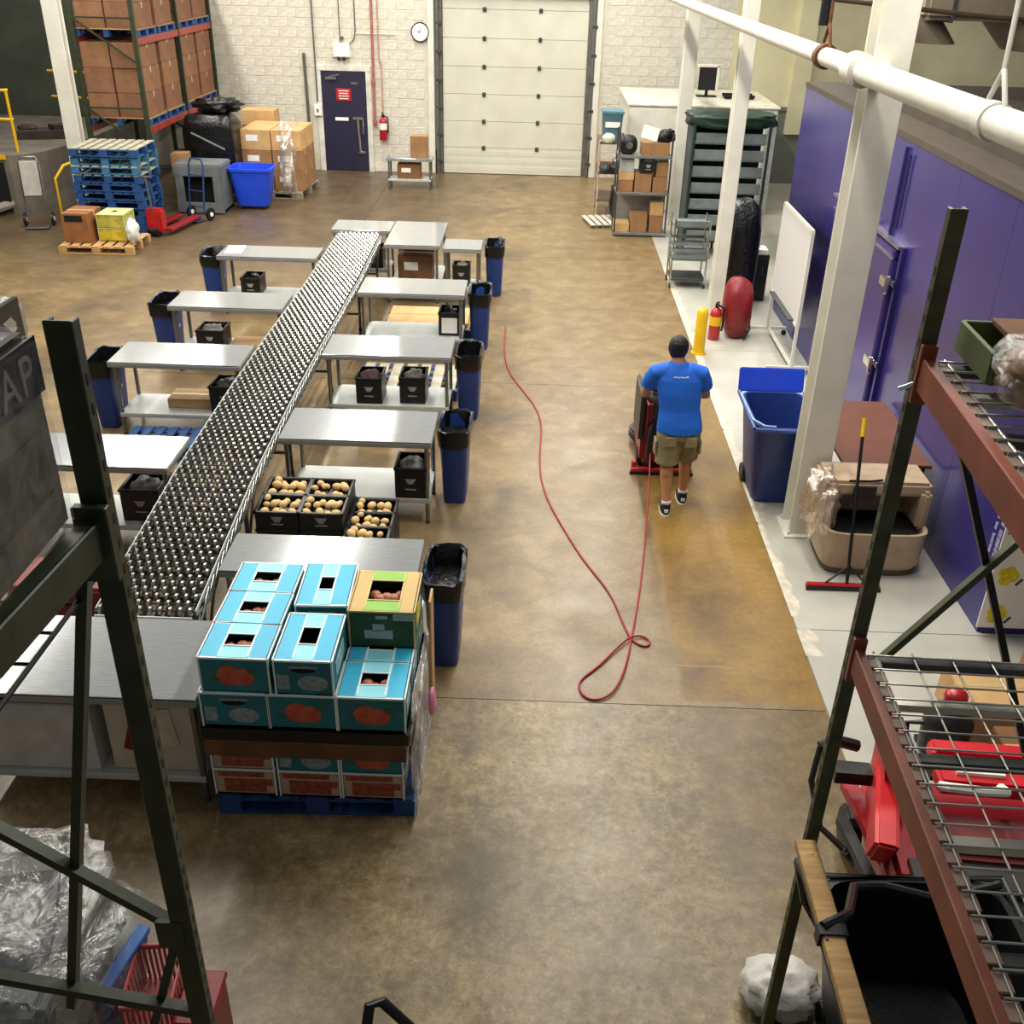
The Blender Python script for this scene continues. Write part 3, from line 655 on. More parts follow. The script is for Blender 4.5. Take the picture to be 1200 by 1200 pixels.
# bottom layers (red/white and mixed), hidden ones of the inner pallet left out
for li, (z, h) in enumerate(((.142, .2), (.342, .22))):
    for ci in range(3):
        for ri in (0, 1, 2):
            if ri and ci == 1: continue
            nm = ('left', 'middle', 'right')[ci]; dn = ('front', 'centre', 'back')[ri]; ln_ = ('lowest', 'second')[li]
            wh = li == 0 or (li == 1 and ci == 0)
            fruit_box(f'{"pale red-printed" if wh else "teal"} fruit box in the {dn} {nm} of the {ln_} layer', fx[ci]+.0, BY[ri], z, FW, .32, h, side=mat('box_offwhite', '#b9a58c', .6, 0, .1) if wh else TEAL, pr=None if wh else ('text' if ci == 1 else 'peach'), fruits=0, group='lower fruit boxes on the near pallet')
            if wh and ri == 0:
                bx = bpy.data.objects[[o.name for o in COL.objects if o.name.startswith('fruit_box')][-1]]
                bx = [o for o in COL.objects if o.get('label', '').startswith('pale red-printed fruit box in the front '+nm) and ln_ in o['label']][0]
                part('red_print', bx, mat('box_red_print', '#a34f38', .6, 0, .3, 30), ('b', (-.02, -.162, h*.8), (.28, .004, .035)), ('b', (.02, -.162, h*.5), (.29, .004, .05)), ('b', (0, -.162, h*.24), (.25, .004, .05)))
sh = solo('cardboard_sheet', 'dark cardboard slip sheet hanging over the middle of the fruit stack', 'sheet', mat('slip_sheet', '#6b4523', .8, 0, .15, 5), ('b', (0, 0, .006), (1.18, .98, .012)), ('b', (0, -.512, -.045), (1.18, .012, .11), (R(-4), 0, 0)), ('b', (.61, 0, -.03), (.012, .98, .07)), loc=(-1.24, 4.93, .571), bev=.002)
tr = solo('shadow_tray', 'low tray between the layers of cyan fruit boxes, black as its overhang shadow', 'tray', BLACKP, ('b', (0, 0, .006), (1.2, 1.0, .012)), ('b', (0, -.5, .04), (1.2, .012, .08)), ('b', (0, .5, .04), (1.2, .012, .08)), ('b', (-.6, 0, .04), (.012, 1.0, .08)), ('b', (.6, 0, .04), (.012, 1.0, .08)), loc=(-1.24, 4.93, .585), bev=.002)  # tray coloured black to stand for the shadow under the overhang
L3, L4 = .675, .925
pr3 = ('text', 'peach', 'peach')
for ci in range(3):
    for ri in range(3):
        if ci == 1 and ri == 1: continue
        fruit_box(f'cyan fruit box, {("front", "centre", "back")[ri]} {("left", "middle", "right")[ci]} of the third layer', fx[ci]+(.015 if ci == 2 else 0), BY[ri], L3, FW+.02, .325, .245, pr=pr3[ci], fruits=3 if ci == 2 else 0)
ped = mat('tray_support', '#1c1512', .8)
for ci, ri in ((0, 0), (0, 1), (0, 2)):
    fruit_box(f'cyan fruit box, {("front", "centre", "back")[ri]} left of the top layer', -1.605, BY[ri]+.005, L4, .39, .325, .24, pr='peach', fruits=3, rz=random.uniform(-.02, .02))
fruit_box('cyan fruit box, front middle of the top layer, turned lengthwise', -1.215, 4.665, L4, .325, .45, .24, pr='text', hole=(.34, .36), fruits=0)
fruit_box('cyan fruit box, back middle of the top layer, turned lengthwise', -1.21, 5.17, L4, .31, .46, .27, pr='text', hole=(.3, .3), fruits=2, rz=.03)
gb = fruit_box('yellow and green fruit box on the back right of the top layer', -.84, 5.12, L4, .39, .43, .265, side=mat('box_green', '#2f4f24', .6, 0, .2, 8), topm=mat('box_straw', '#cfae6c', .6, 0, .06), topl=mat('box_lime', '#8fc04f', .6, 0, .06), pr=None, hole=(.52, .5), fruits=5, edge=mat('box_straw_edge', '#d8bd7e', .6), group=None)
part('white_print', gb, mat('box_print_pale', '#a9b7b0', .6), ('b', (-.02, -.217, .1), (.17, .004, .06)), ('b', (-.02, -.217, .15), (.07, .004, .05)), ('b', (.13, -.217, .23), (.12, .004, .05)), ('b', (.0, -.217, .225), (.07, .004, .022)))
part('side_picture', gb, YF, ('s', (.198, -.05, .15), (.004, .08, .07), 12))
# gift wrapped sheet of film down the right side
wr = lumpy('stretch_wrap', (-.615, 4.98, .36), (.018, .5, .36), film('wrap_film', .55), .25, 2.2, 32, 3.1, None, None, .5)
tag(wr, 'clear stretch wrap hanging down the right side of the fruit pallet', 'wrap')
cb = solo('cardboard_strip', 'tall cardboard corner strip leaning on the right of the fruit pallet', 'strip', CARDL, ('b', (0, 0, .46), (.016, .16, .9)), loc=(-.585, 5.3, .145), bev=.003)
solo('plastic_bag', 'small pink plastic bag caught on the right side of the fruit pallet', 'bag', mat('pink_bag', '#d77ba6', .4, 0, .1), ('s', (0, 0, .1), (.025, .08, .1), 14), ('s', (.005, .05, .03), (.02, .05, .05), 12), loc=(-.555, 4.98, .36), smooth=True)

# ------------------------------------------------------------------ potato crates
pt = mesh('potato', [('s', (0, 0, 0), (.04, .03, .028), 10)], POT, smooth=True)
def potato_crate(label, x, y, z, wd, dp, h, n, grp='black potato crates'):
    t = black_crate(label, x, y, z, 0, wd, dp, h, 'dark', grp, True)
    for c in list(t.children):
        if c.name.startswith('contents'): c.scale.z = .5; c.location.z = h-.09
    for k in range(n):
        cx = -wd*.33+(k % 4)*wd*.22+random.uniform(-.02, .02); cy = -dp*.3+(k//4 % 3)*dp*.28+random.uniform(-.02, .02)
        o = tag(link('potato', pt), 'pale potato heaped in the potato crate, '+label.replace('black crate of potatoes, ', ''), 'potato', 'potatoes in the '+label.replace('black crate of potatoes, ', '')+' crate')
        s = random.uniform(.8, 1.25)
        o.scale = (s, s, s); o.location = (x+cx, y+cy, z+h-.03+(.03 if 3 < k < 9 else 0)); o.rotation_euler = (0, random.uniform(-.3, .3), random.uniform(0, 3))
    return t
names = {(0, 0): 'front left', (1, 0): 'front right', (0, 1): 'back left', (1, 1): 'back right'}
for i in range(2):
    for j in range(2):
        x, y = -2.02+i*.36, 7.2+j*.31
        for lv in range(2): black_crate(f'empty-looking black crate, {("lowest", "middle")[lv]} under the {names[i, j]} potato crate', x, y, .142+lv*.16, 0, .345, .295, .155, 'dark', 'stacked crates below the potatoes', False)
        potato_crate(f'black crate of potatoes, {names[i, j]} of the four on the left stack', x, y, .462, .345, .295, .16, 12)
for j in range(3):
    y = 6.98+j*.24
    black_crate(f'black crate under the {("front", "middle", "back")[j]} potato crate of the right stack', -1.28, y, .142, 0, .35, .23, .18, 'dark', 'stacked crates below the potatoes', False)
    potato_crate(f'black crate of potatoes, {("front", "middle", "back")[j]} of the three on the right stack', -1.28, y, .324, .35, .23, .16, 10)

# ------------------------------------------------------------------ under the near left table
bx = carton('large pale carton under the near wide table, left half', -2.92, 4.83, .208, .76, .6, .5, mat('carton_grey_white', '#c7c5bd', .6, 0, .08), tape=False)
bx = carton('pale carton with a dark red mark under the near wide table, right end', -2.2, 4.84, .208, .52, .58, .54, mat('carton_cream', '#c2b6a2', .6, 0, .08), tape=False)
part('red_mark', bx, REDD, ('b', (-.1, -.294, .26), (.1, .004, .22), (0, .3, 0))); part('paper_sleeve', bx, mat('sleeve_cream', '#cfc4ae', .6), ('b', (.08, -.295, .34), (.14, .008, .28), (0, -.12, 0)))
ct = solo('bulk_crate', 'dark red plastic crate behind the near wide table', 'crate', REDD, ('b', (0, 0, .3), (.7, .4, .6)), ('b', (0, -.2, .55), (.74, .03, .06)), ('b', (0, .2, .55), (.74, .03, .06)), ('b', (-.35, 0, .55), (.03, .44, .06)), ('b', (.35, 0, .55), (.03, .44, .06)), loc=(-3.32, 6.1, 0), bev=.01)

# ------------------------------------------------------------------ person pushing the floor machine
def remesh(o, v, it=4, fac=.5):
    r = o.modifiers.new('remesh', 'REMESH'); r.mode = 'VOXEL'; r.voxel_size = v; r.use_smooth_shade = True
    q = o.modifiers.new('smooth', 'SMOOTH'); q.iterations = it; q.factor = fac
    return o
HAIR = mat('dark_hair', '#15110f', .55, 0, .3, 60, .5, 120)
TEE = mat('blue_tee', '#1566d6', .75, 0, .06, 6, .25, 14)
KHA = mat('khaki_cotton', '#8f8763', .8, 0, .15, 7, .3, 16)
SHOE = mat('black_shoe', '#131314', .55, 0, .2)
man = thing('person', 'man in blue t-shirt and khaki shorts pushing a floor machine, seen from behind', 'person', (1.40, 8.5, 0)); man.scale = (1.06, 1.0, .965)
# joints: x right, y forward (away from the camera), z up
hipL, hipR = (-.10, .02, .90), (.075, .02, .90)
knL, knR = (-.09, .0, .49), (.095, .13, .50)
anL, anR = (-.075, -.12, .10), (.10, .12, .12)
shL, shR = (-.25, .10, 1.375), (.14, .10, 1.375)
elL, elR = (-.315, .19, 1.12), (.215, .2, 1.12)
wrL, wrR = (-.265, .42, 1.03), (.125, .43, 1.03)
def lerp(a, b, t): return tuple(a[i]+(b[i]-a[i])*t for i in range(3))
sh = [('l', [_ell(-.015, .02, .84, .16, .11), _ell(-.015, .02, .92, .165, .115), _ell(-.025, .04, 1.04, .148, .1), _ell(-.04, .06, 1.2, .168, .108), _ell(-.05, .085, 1.34, .18, .105), _ell(-.055, .1, 1.42, .15, .085), _ell(-.06, .105, 1.46, .07, .06)]),
      ('t', [(-.06, .1, 1.42), (-.065, .125, 1.48), (-.07, .15, 1.53)], [.064, .06, .058], 12),
      ('s', (-.075, .17, 1.6), (.075, .093, .108), 20), ('s', (-.075, .21, 1.545), (.055, .06, .06), 16), ('s', (-.075, .267, 1.59), (.014, .022, .022), 8), ('s', (-.075, .26, 1.547), (.026, .012, .01), 8)]
for s in (-1, 1): sh += [('s', (-.075+s*.077, .165, 1.595), (.01, .022, .032), 8), ('s', (-.075+s*.03, .252, 1.615), (.014, .012, .008), 8)]
for S_, E_, W_ in ((shL, elL, wrL), (shR, elR, wrR)):
    sh.append(('t', [lerp((-.055, .1, 1.42), S_, .5), S_, lerp(S_, E_, .35), lerp(S_, E_, .75), E_, lerp(E_, W_, .25), lerp(E_, W_, .6), W_], [.06, .057, .05, .043, .04, .041, .034, .026], 12))
for i, (H, K, A) in enumerate(((hipL, knL, anL), (hipR, knR, anR))):
    sh.append(('t', [H, lerp(H, K, .3), lerp(H, K, .7), K, lerp(K, A, .3), lerp(K, A, .7), A, (A[0], A[1], .05)], [.092, .085, .068, .056, .058, .042, .036, .04], 14))
    sh.append(('s', (K[0], lerp(K, A, .25)[1]-.02, lerp(K, A, .25)[2]), (.05, .05, .1), 12))
# hands: palm, four unequal curled fingers round the bar, thumb off the side of the palm
for W_, sd in ((wrL, -1), (wrR, 1)):
    px, py, pz = W_
    sh.append(('s', (px, py+.045, pz-.002), (.04, .05, .018), 12))
    for k, ln_ in enumerate((.9, 1.0, .95, .78)):
        fx_ = px-sd*(.03-.02*k)
        sh.append(('t', [(fx_, py+.07, pz+.006), (fx_, py+.1, pz+.012), (fx_, py+.125*ln_+.005, pz-.012), (fx_, py+.12*ln_, pz-.036), (fx_, py+.095, pz-.044)], [.0105, .0105, .0095, .009, .007], 7))
    sh.append(('t', [(px-sd*.03, py+.03, pz-.006), (px-sd*.052, py+.062, pz-.02), (px-sd*.05, py+.095, pz-.036)], [.014, .0115, .009], 7))
body = part('body', man, SKIN, *sh)
remesh(body, .006, 4)
hair = part('hair', man, HAIR, ('l', [_ell(-.075, .138, z-.045, a, b, 20) for z, a, b in ((1.555, .05, .035), (1.575, .064, .055), (1.62, .082, .072), (1.67, .086, .088), (1.71, .08, .092), (1.745, .06, .072), (1.765, .03, .04))]), smooth=True)
remesh(hair, .007, 2)
tee = part('t_shirt', man, TEE, ('l', [_ell(-.01, .013, .825, .2, .145), _ell(-.012, .018, .9, .196, .14), _ell(-.025, .04, 1.05, .178, .122), _ell(-.04, .06, 1.2, .19, .126), _ell(-.05, .085, 1.33, .203, .122), _ell(-.055, .1, 1.41, .178, .102), _ell(-.06, .105, 1.45, .11, .082), _ell(-.062, .11, 1.485, .07, .066)]),
    *[('t', [lerp((-.055, .1, 1.42), S_, .4), S_, lerp(S_, E_, .3), lerp(S_, E_, .62)], [.08, .078, .077, .075], 16) for S_, E_ in ((shL, elL), (shR, elR))])
remesh(tee, .008, 5)
part('back_print', man, WHITEC, *[('b', (-.055+dx, -.024+abs(dx)*.12, 1.375+dz), (.016, .004, .012)) for dx, dz in ((-.05, 0), (-.03, .002), (-.01, .0), (.01, .003), (.03, .0), (.05, .002), (.065, .004))], label='small pale lettering across the shoulders')
sho = part('shorts', man, KHA, ('l', [_ell(-.012, .018, .90, .178, .124), _ell(-.012, .015, .82, .182, .128), _ell(-.01, .01, .76, .178, .12)]),
    *[('t', [lerp(H, K, -.0), lerp(H, K, .3), lerp(H, K, .6), lerp(H, K, 1.0)], [.1, .108, .108, .106], 16) for H, K in ((hipL, knL), (hipR, knR))])
remesh(sho, .008, 3)
part('pocket', man, KHA, ('b', (-.09, -.115, .76), (.1, .012, .1)), bev=.006); part('pocket', man, KHA, ('b', (.085, -.112, .76), (.1, .012, .1)), bev=.006)
part('cargo_pocket', man, KHA, ('b', (-.205, .02, .66), (.02, .13, .15)), bev=.008); part('cargo_pocket', man, KHA, ('b', (.187, .06, .66), (.02, .13, .15)), bev=.008)
for i, (A, pit) in enumerate(((anL, 0), (anR, R(8)))):
    so = part('shoe', man, SHOE, ('l', [[Vector((A[0]+p.x, A[1]+p.y, p.z)) for p in _ell(0, oy, z, a, b, 18, .8)] for z, oy, a, b in ((.012, .055, .045, .135), (.04, .055, .047, .135), (.065, .04, .043, .11), (.085, .0, .04, .06), (.11, -.01, .04, .05))]), smooth=True)
    part('sole', so, WHITEC, ('l', [[Vector((A[0]+p.x, A[1]+p.y, p.z)) for p in _ell(0, .055, z, .049, .14, 18, .8)] for z in (.0, .018)]))
    part('heel_tab', so, WHITEC, ('b', (A[0], A[1]-.072, .055), (.035, .012, .03)))
    part('sock', man, WHITEC, ('c', (A[0], A[1], .09), (A[0], A[1], .135), .042, 14))

fm = thing('floor_scrubber', 'red and dark grey walk-behind floor scrubber in front of the man', 'floor machine', (1.36, 9.0, 0))
CHAR = mat('charcoal_plastic', '#3a3736', .45, 0, .1)
MAR = mat('machine_red', '#8e1f33', .4, 0, .1, 6, coat=.2)
part('lower_body', fm, MAR, ('b', (0, .62, .27), (.46, .85, .36)), bev=.05, smooth=True)
part('side_panel', fm, CHAR, ('b', (-.235, .5, .6), (.05, .6, .5)), bev=.02); part('side_panel', fm, MAR, ('b', (-.17, .4, .58), (.06, .5, .42)), bev=.03); part('side_panel', fm, MAR, ('b', (.2, .45, .58), (.06, .5, .42)), bev=.03)
part('recovery_tank', fm, CHAR, ('l', [_ell(0, .55, z, a, b, 24, .4) for z, a, b in ((.42, .2, .36), (.7, .21, .36), (.86, .19, .3), (.9, .15, .24))]), smooth=True)
part('tank_lid', fm, CHAR, ('b', (0, .58, .915), (.3, .4, .05)), bev=.02)
part('brush_deck', fm, BLACKP, ('c', (0, .95, .06), (0, .95, .17), .28, 24), bev=.02)
sq = part('squeegee', fm, REDP, ('b', (0, .18, .05), (.62, .05, .05)), ('b', (-.28, .2, .1), (.05, .05, .08)), bev=.01)
part('rubber_blade', sq, BLACKP, ('b', (0, .16, .018), (.64, .012, .036)))
for s in (-1, 1):
    part('handle_arm', fm, CHAR, ('t', [(s*.21, .45, .62), (s*.235, .2, .86), (s*.235, -.06, .99)], .03, 10), smooth=True)
    part('wheel', fm, BLACKP, ('c', (s*.24, .42, .1), (s*.19, .42, .1), .1, 18), bev=.012)
part('handle_bar', fm, BLACKM, ('c', (-.27, -.02, 1.0), (.24, -.02, 1.0), .016, 12), smooth=True)
part('control_panel', fm, CHAR, ('b', (0, .1, .96), (.36, .16, .06), (R(20), 0, 0)), bev=.015)
part('caster', fm, BLACKP, ('c', (.3, .3, .04), (.26, .3, .04), .04, 12), ('b', (.28, .3, .09), (.02, .03, .06)))
part('suction_hose', fm, BLACKP, ('t', [(-.1, .2, .08), (-.16, .08, .25), (-.15, .12, .5), (-.1, .3, .66)], .028, 10), smooth=True)
cab = [(-.37, 13.6), (-.37, 12.35), (-.25, 11.71), (.01, 11.02), (.16, 10.44), (.12, 9.6), (.13, 8.98), (.22, 8.45), (.36, 7.97), (.52, 7.43), (.7, 7.04), (.77, 6.73), (.82, 6.39), (.88, 6.27), (.96, 6.23), (1.0, 6.30), (.96, 6.37), (.88, 6.37), (.78, 6.29), (.57, 5.95), (.43, 5.82), (.42, 5.7), (.47, 5.6), (.56, 5.585), (.68, 5.66), (.78, 5.96), (.87, 6.45), (1.0, 7.19), (1.11, 8.06), (1.2, 8.75), (1.22, 9.1)]
cu = bpy.data.curves.new('power_cable', 'CURVE'); cu.dimensions = '3D'; cu.bevel_depth = .0085; cu.bevel_resolution = 2; cu.resolution_u = 8
sp = cu.splines.new('NURBS'); sp.points.add(len(cab)-1)
for q, (x, y) in enumerate(cab): sp.points[q].co = (x, y, .0095 if not (17 <= q <= 18 or 24 <= q <= 25) else .022, 1)
sp.points[-1].co.z = .3; sp.points[-2].co.z = .1
sp.use_endpoint_u = True; sp.order_u = 4
cu.materials.append(mat('cable_red', '#a1242e', .5))
co_ = bpy.data.objects.new('tmp_curve', cu); COL.objects.link(co_); bpy.context.view_layer.update()
cm = bpy.data.meshes.new_from_object(co_.evaluated_get(bpy.context.evaluated_depsgraph_get())); bpy.data.objects.remove(co_)
if not cm.materials: cm.materials.append(mat('cable_red', '#a1242e', .5))
tag(link('power_cable', cm), 'long red power cable snaking and looping across the concrete floor', 'cable')

# ------------------------------------------------------------------ right side, by the columns
bo = thing('bollard', 'short yellow guard post on the floor edge beyond the man', 'bollard', (2.22, 12.78, 0))
part('sleeve', bo, YEL, ('l', [_ell(0, 0, z, r, r, 20) for z, r in ((0, .075), (.56, .075), (.6, .06), (.62, .03))]), smooth=True)
part('base_ring', bo, YEL, ('c', (0, 0, 0), (0, 0, .02), .1, 20))
extinguisher('red fire extinguisher with yellow tag at the foot of the middle column', (2.5, 13.35, 0), 1.05, False)
rd = lumpy('covered_drum', (2.8, 13.5, .42), (.2, .24, .43), REDD, .05, 2, 28, 4, None, -.42, .8)
tag(rd, 'dark red rounded drum leaning by the middle column', 'drum')
part('cover_rim', rd, BLACKP, ('t', [(.1, -.22, -.38), (.2, -.05, -.3), (.2, .12, -.1), (.16, .2, .1)], .015, 8), smooth=True)
bk = lumpy('wrapped_stack', (3.02, 14.95, .78), (.26, .3, .79), BAG, .04, 3, 26, 9, None, -.78, .55)
tag(bk, 'tall black wrapped stack behind the dark red drum', 'stack')
cab2 = thing('black_cabinet', 'low black cabinet with white boxes on top beside the whiteboard', 'cabinet', (3.32, 15.35, 0))
part('body', cab2, BLACKP, ('b', (0, 0, .36), (.42, .42, .7)), bev=.01); part('door', cab2, BLACKM, ('b', (0, -.215, .36), (.38, .02, .62)), bev=.004); part('handle', cab2, CHROME, ('c', (.12, -.235, .42), (.12, -.235, .54), .01, 8))
carton('flat white box on the black cabinet', 3.32, 15.3, .712, .36, .3, .07, WHITEC, tape=False)
carton('small white box topmost on the black cabinet', 3.26, 15.42, .79, .2, .18, .14, GALV, tape=False)
wb = thing('whiteboard', 'rolling whiteboard on a white caster frame beside the purple cold room', 'whiteboard', (3.28, 12.85, 0))
part('board', wb, mat('board_speckle', '#cfccca', .5, 0, .12, 60), ('b', (0, 0, 1.22), (.03, 1.5, 1.12)), bev=.004)
part('frame', wb, WHITEP, *[('r', a, b, .04, .04) for a, b in (((0, -.77, .64), (0, -.77, 1.8)), ((0, .77, .64), (0, .77, 1.8)), ((0, -.77, 1.8), (0, .77, 1.8)), ((0, -.77, .64), (0, .77, .64)))])
for sy in (-.77, .77):
    part('leg', wb, WHITEP, ('r', (0, sy, .08), (0, sy, .64), .035, .035), ('r', (-.32, sy, .1), (.26, sy, .1), .04, .04))
    for sx in (-.3, .24): part('caster', wb, BLACKP, ('c', (sx, sy-.015, .035), (sx, sy+.015, .035), .035, 12), ('b', (sx, sy, .075), (.03, .03, .03)))
part('cross_rail', wb, WHITEP, ('r', (.02, -.77, .1), (.02, .77, .1), .035, .03))
part('pen_tray', wb, DGREY, ('b', (-.05, 0, .66), (.07, 1.2, .02)))

rc = thing('recycling_cart', 'large blue recycling cart with its lid tipped open behind the near column', 'bin', (2.385, 8.84, 0)); rc.scale = (.97, 1, .9)
def rr(cx, cy, z, a, b): return _ell(cx, cy, z, a, b, 28, .32)
part('body', rc, CARTB, ('l', [rr(.0, .08, .02, .2, .28), rr(-.005, .07, .3, .24, .32), rr(-.01, .0, .9, .305, .43), rr(-.01, -.01, 1.0, .32, .45), rr(-.01, -.01, 1.0, .295, .425), rr(-.0, .0, .85, .28, .4), rr(0, .07, .12, .19, .27)]), smooth=True)
part('rim', rc, CARTB, *[('t', [(-.34, -.44, .985), (-.345, 0, 1.0), (-.34, .42, 1.0)], .022, 8), ('t', [(.32, -.44, .985), (.325, 0, 1.0), (.32, .42, 1.0)], .022, 8), ('t', [(-.34, -.46, .985), (0, -.475, .98), (.32, -.46, .985)], .025, 8)], smooth=True)
part('lid', rc, BRIGHTB, ('b', (-.01, .52, 1.1), (.66, .03, .26), (R(-14), 0, 0)), bev=.012, label='blue lid standing open, brightened as if lit')  # lid gets a brighter blue than the body so it looks lit
part('lid_wire', rc, mat('pale_blue_trim', '#7fa8d8', .4), ('t', [(-.345, .3, 1.03), (-.345, .0, 1.03), (-.335, -.3, 1.02), (-.25, -.44, 1.02), (-.15, -.45, 1.02)], .012, 8), smooth=True)
part('lid_wire', rc, mat('pale_blue_trim', '#7fa8d8', .4), ('t', [(.33, .3, 1.03), (.33, .0, 1.03), (.32, -.25, 1.02)], .012, 8), smooth=True)
for s in (-1, 1): part('wheel', rc, BLACKP, ('c', (s*.24, .3, .1), (s*.19, .3, .1), .1, 16), bev=.01)
tb = thing('brown_table', 'low table with a flat dark brown top against the cold room', 'table', (3.17, 8.74, 0))
part('table_top', tb, mat('brown_laminate', '#6a3f2c', .5, 0, .08, 3), ('b', (0, 0, .74), (.78, 1.44, .035)), bev=.006)
for sx in (-.33, .33):
    for sy in (-.68, .68): part('leg', tb, BLACKM, ('c', (sx, sy, 0), (sx, sy, .72), .018, 8))
bt = thing('bulk_bin', 'tan plastic bulk bin with rounded corners and a wide front opening', 'bin', (2.97, 7.66, 0)); bt.scale = (.95, .7, 1)
def tri(z, a, b, cy=.0): return _ell(0, cy, z, a, b, 28, .38)
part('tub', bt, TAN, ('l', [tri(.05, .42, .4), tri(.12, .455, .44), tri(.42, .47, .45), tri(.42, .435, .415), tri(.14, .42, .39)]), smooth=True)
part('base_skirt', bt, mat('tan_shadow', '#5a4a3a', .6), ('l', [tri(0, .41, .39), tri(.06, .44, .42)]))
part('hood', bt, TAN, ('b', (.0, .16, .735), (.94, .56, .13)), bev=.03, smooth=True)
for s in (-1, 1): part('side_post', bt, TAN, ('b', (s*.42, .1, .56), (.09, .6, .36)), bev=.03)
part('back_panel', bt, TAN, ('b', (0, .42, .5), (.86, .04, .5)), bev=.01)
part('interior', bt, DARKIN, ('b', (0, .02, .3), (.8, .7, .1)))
part('latch', bt, BLACKM, ('t', [(-.28, -.12, .81), (-.1, -.13, .815), (.02, -.1, .82)], .01, 6), ('b', (-.13, -.14, .7), (.2, .02, .12)))
pb = lumpy('plastic_bag', (2.5, 7.62, .6), (.13, .24, .26), film('bag_film', .5, '#cdb28a'), .25, 3, 26, 5, None, None, .8)
tag(pb, 'clear plastic bag draped over the left corner of the tan bulk bin', 'bag')
sqg = thing('floor_squeegee', 'red floor squeegee with black pole and yellow tip leaning on the tan bin', 'squeegee', (2.68, 7.15, 0))
part('head', sqg, REDP, ('b', (0, 0, .035), (.62, .05, .05)), bev=.01)
part('rubber_blade', sqg, BLACKP, ('b', (0, -.028, .02), (.62, .01, .04)))
part('pole', sqg, BLACKM, ('c', (.03, .0, .06), (.1, .55, 1.16), .014, 10), smooth=True)
part('grip', sqg, YEL, ('c', (.1, .55, 1.16), (.11, .62, 1.3), .018, 10), smooth=True)
part('brace', sqg, BLACKM, ('r', (-.16, 0, .05), (.04, .06, .2), .012, .012), ('r', (.2, 0, .05), (.04, .06, .2), .012, .012))

# back right: shelves with boxes, white cabinet, tray rack, wire cart
wc = thing('white_cabinet', 'wide white cabinet with a flat top behind the box shelves', 'cabinet', (3.2, 22.3, 0)); wc.scale = (1, 1, 1.06)
part('body', wc, WHITEP, ('b', (0, 0, .95), (2.9, 2.6, 1.9)), bev=.02); part('top', wc, mat('cabinet_top_cream', '#dddac6', .45), ('b', (0, 0, 1.92), (2.96, 2.66, .04)), bev=.01)
for k in range(3): part('door', wc, WHITEP, ('b', (-.95+k*.95, -1.31, .95), (.92, .02, 1.8)), bev=.004)
mo = thing('monitor', 'black screen with white frame standing on the white cabinet', 'screen', (3.42, 22.4, 2.058))
part('screen', mo, BLACKP, ('b', (0, 0, .34), (.36, .05, .44)), bev=.006); part('frame', mo, WHITEP, ('b', (.2, 0, .34), (.06, .08, .5)), ('b', (0, 0, .58), (.44, .08, .05)), bev=.006); part('stand', mo, BLACKM, ('b', (0, 0, .06), (.06, .05, .12)), ('b', (0, 0, .01), (.4, .25, .02)))
solo('tray', 'dark flat tray on the white cabinet right of the screen', 'tray', BLACKM, ('b', (0, 0, .03), (.6, .3, .04)), ('b', (0, -.15, .06), (.62, .02, .05)), ('b', (0, .15, .06), (.62, .02, .05)), loc=(4.05, 22.2, 2.058), bev=.005)
sf = thing('shelf_unit', 'grey metal shelf unit holding brown boxes beside the far column', 'shelf', (1.93, 19.2, 0))
for z in (.05, .78, 1.42):
    part('shelf_board', sf, mat('shelf_grey', '#8d8e8b', .4, .5), ('b', (0, 0, z), (.96, .56, .03)), ('b', (0, -.28, z), (.96, .015, .05)), bev=.003)
for sx in (-.47, .47):
    for sy in (-.27, .27): part('post', sf, DGREY, ('b', (sx, sy, .92), (.03, .03, 1.84)))
part('back_or_shade_sheet', sf, mat('sheet_grey', '#9d9b98', .5, .2), ('b', (0, .27, .42), (.9, .01, .66)))
i = 0
for x, z, wd, dp, h, m, lab in ((-.33, .065, .28, .36, .16, CARDL, 'pale-topped brown carton, lowest shelf left'), (-.02, .065, .3, .36, .34, CARD, 'brown carton, lowest shelf centre, lower one'), (.3, .065, .24, .36, .3, CARD, 'brown carton, lowest shelf right, lower one'), (.3, .372, .24, .3, .24, CARDL, 'upright brown carton, lowest shelf right, upper one'),
    (-.32, .795, .28, .38, .2, CARD, 'flat brown carton, middle shelf left, lower one'), (-.31, 1.0, .28, .36, .14, CARDL, 'flat brown carton, middle shelf left, upper one'), (.0, .795, .3, .4, .34, CARD, 'square brown carton, middle shelf centre'), (.31, .795, .26, .4, .27, CARD, 'brown carton, middle shelf right, lower one'), (.33, 1.07, .22, .36, .26, CARD, 'brown carton, middle shelf right, upper one'), (.18, 1.435, .5, .4, .22, CARD, 'wide brown carton on the top shelf')):
    carton(lab+' of the grey shelf unit', 1.93+x, 19.17, z, wd, dp, h, m, group='cartons on the grey shelf unit')
black_crate('black crate with white packs on the middle shelf of the grey unit', 2.0, 19.1, 1.145, 0, .28, .3, .2, 'white', None)
carton('pale grey box on the middle shelf of the grey unit, above the flat cartons', 1.63, 19.15, 1.145, .24, .3, .22, mat('pale_grey_box', '#a9adad', .5), tape=False)
sk = lumpy('speaker_drum', (1.62, 19.12, 1.6), (.17, .12, .17), BLACKP, .03, 2, 20, 3, None, -.165, .8); tag(sk, 'round black drum on the top shelf left of the wide carton', 'drum')
part('centre_cap', sk, LEGST, ('c', (.02, -.115, .0), (.02, -.135, .0), .06, 14))
sg = solo('notice_card', 'tilted white notice card propped on the wide carton', 'card', WHITEC, ('b', (0, 0, .12), (.3, .02, .22), (R(-12), .25, 0)), loc=(2.0, 19.05, 1.69), bev=.003)
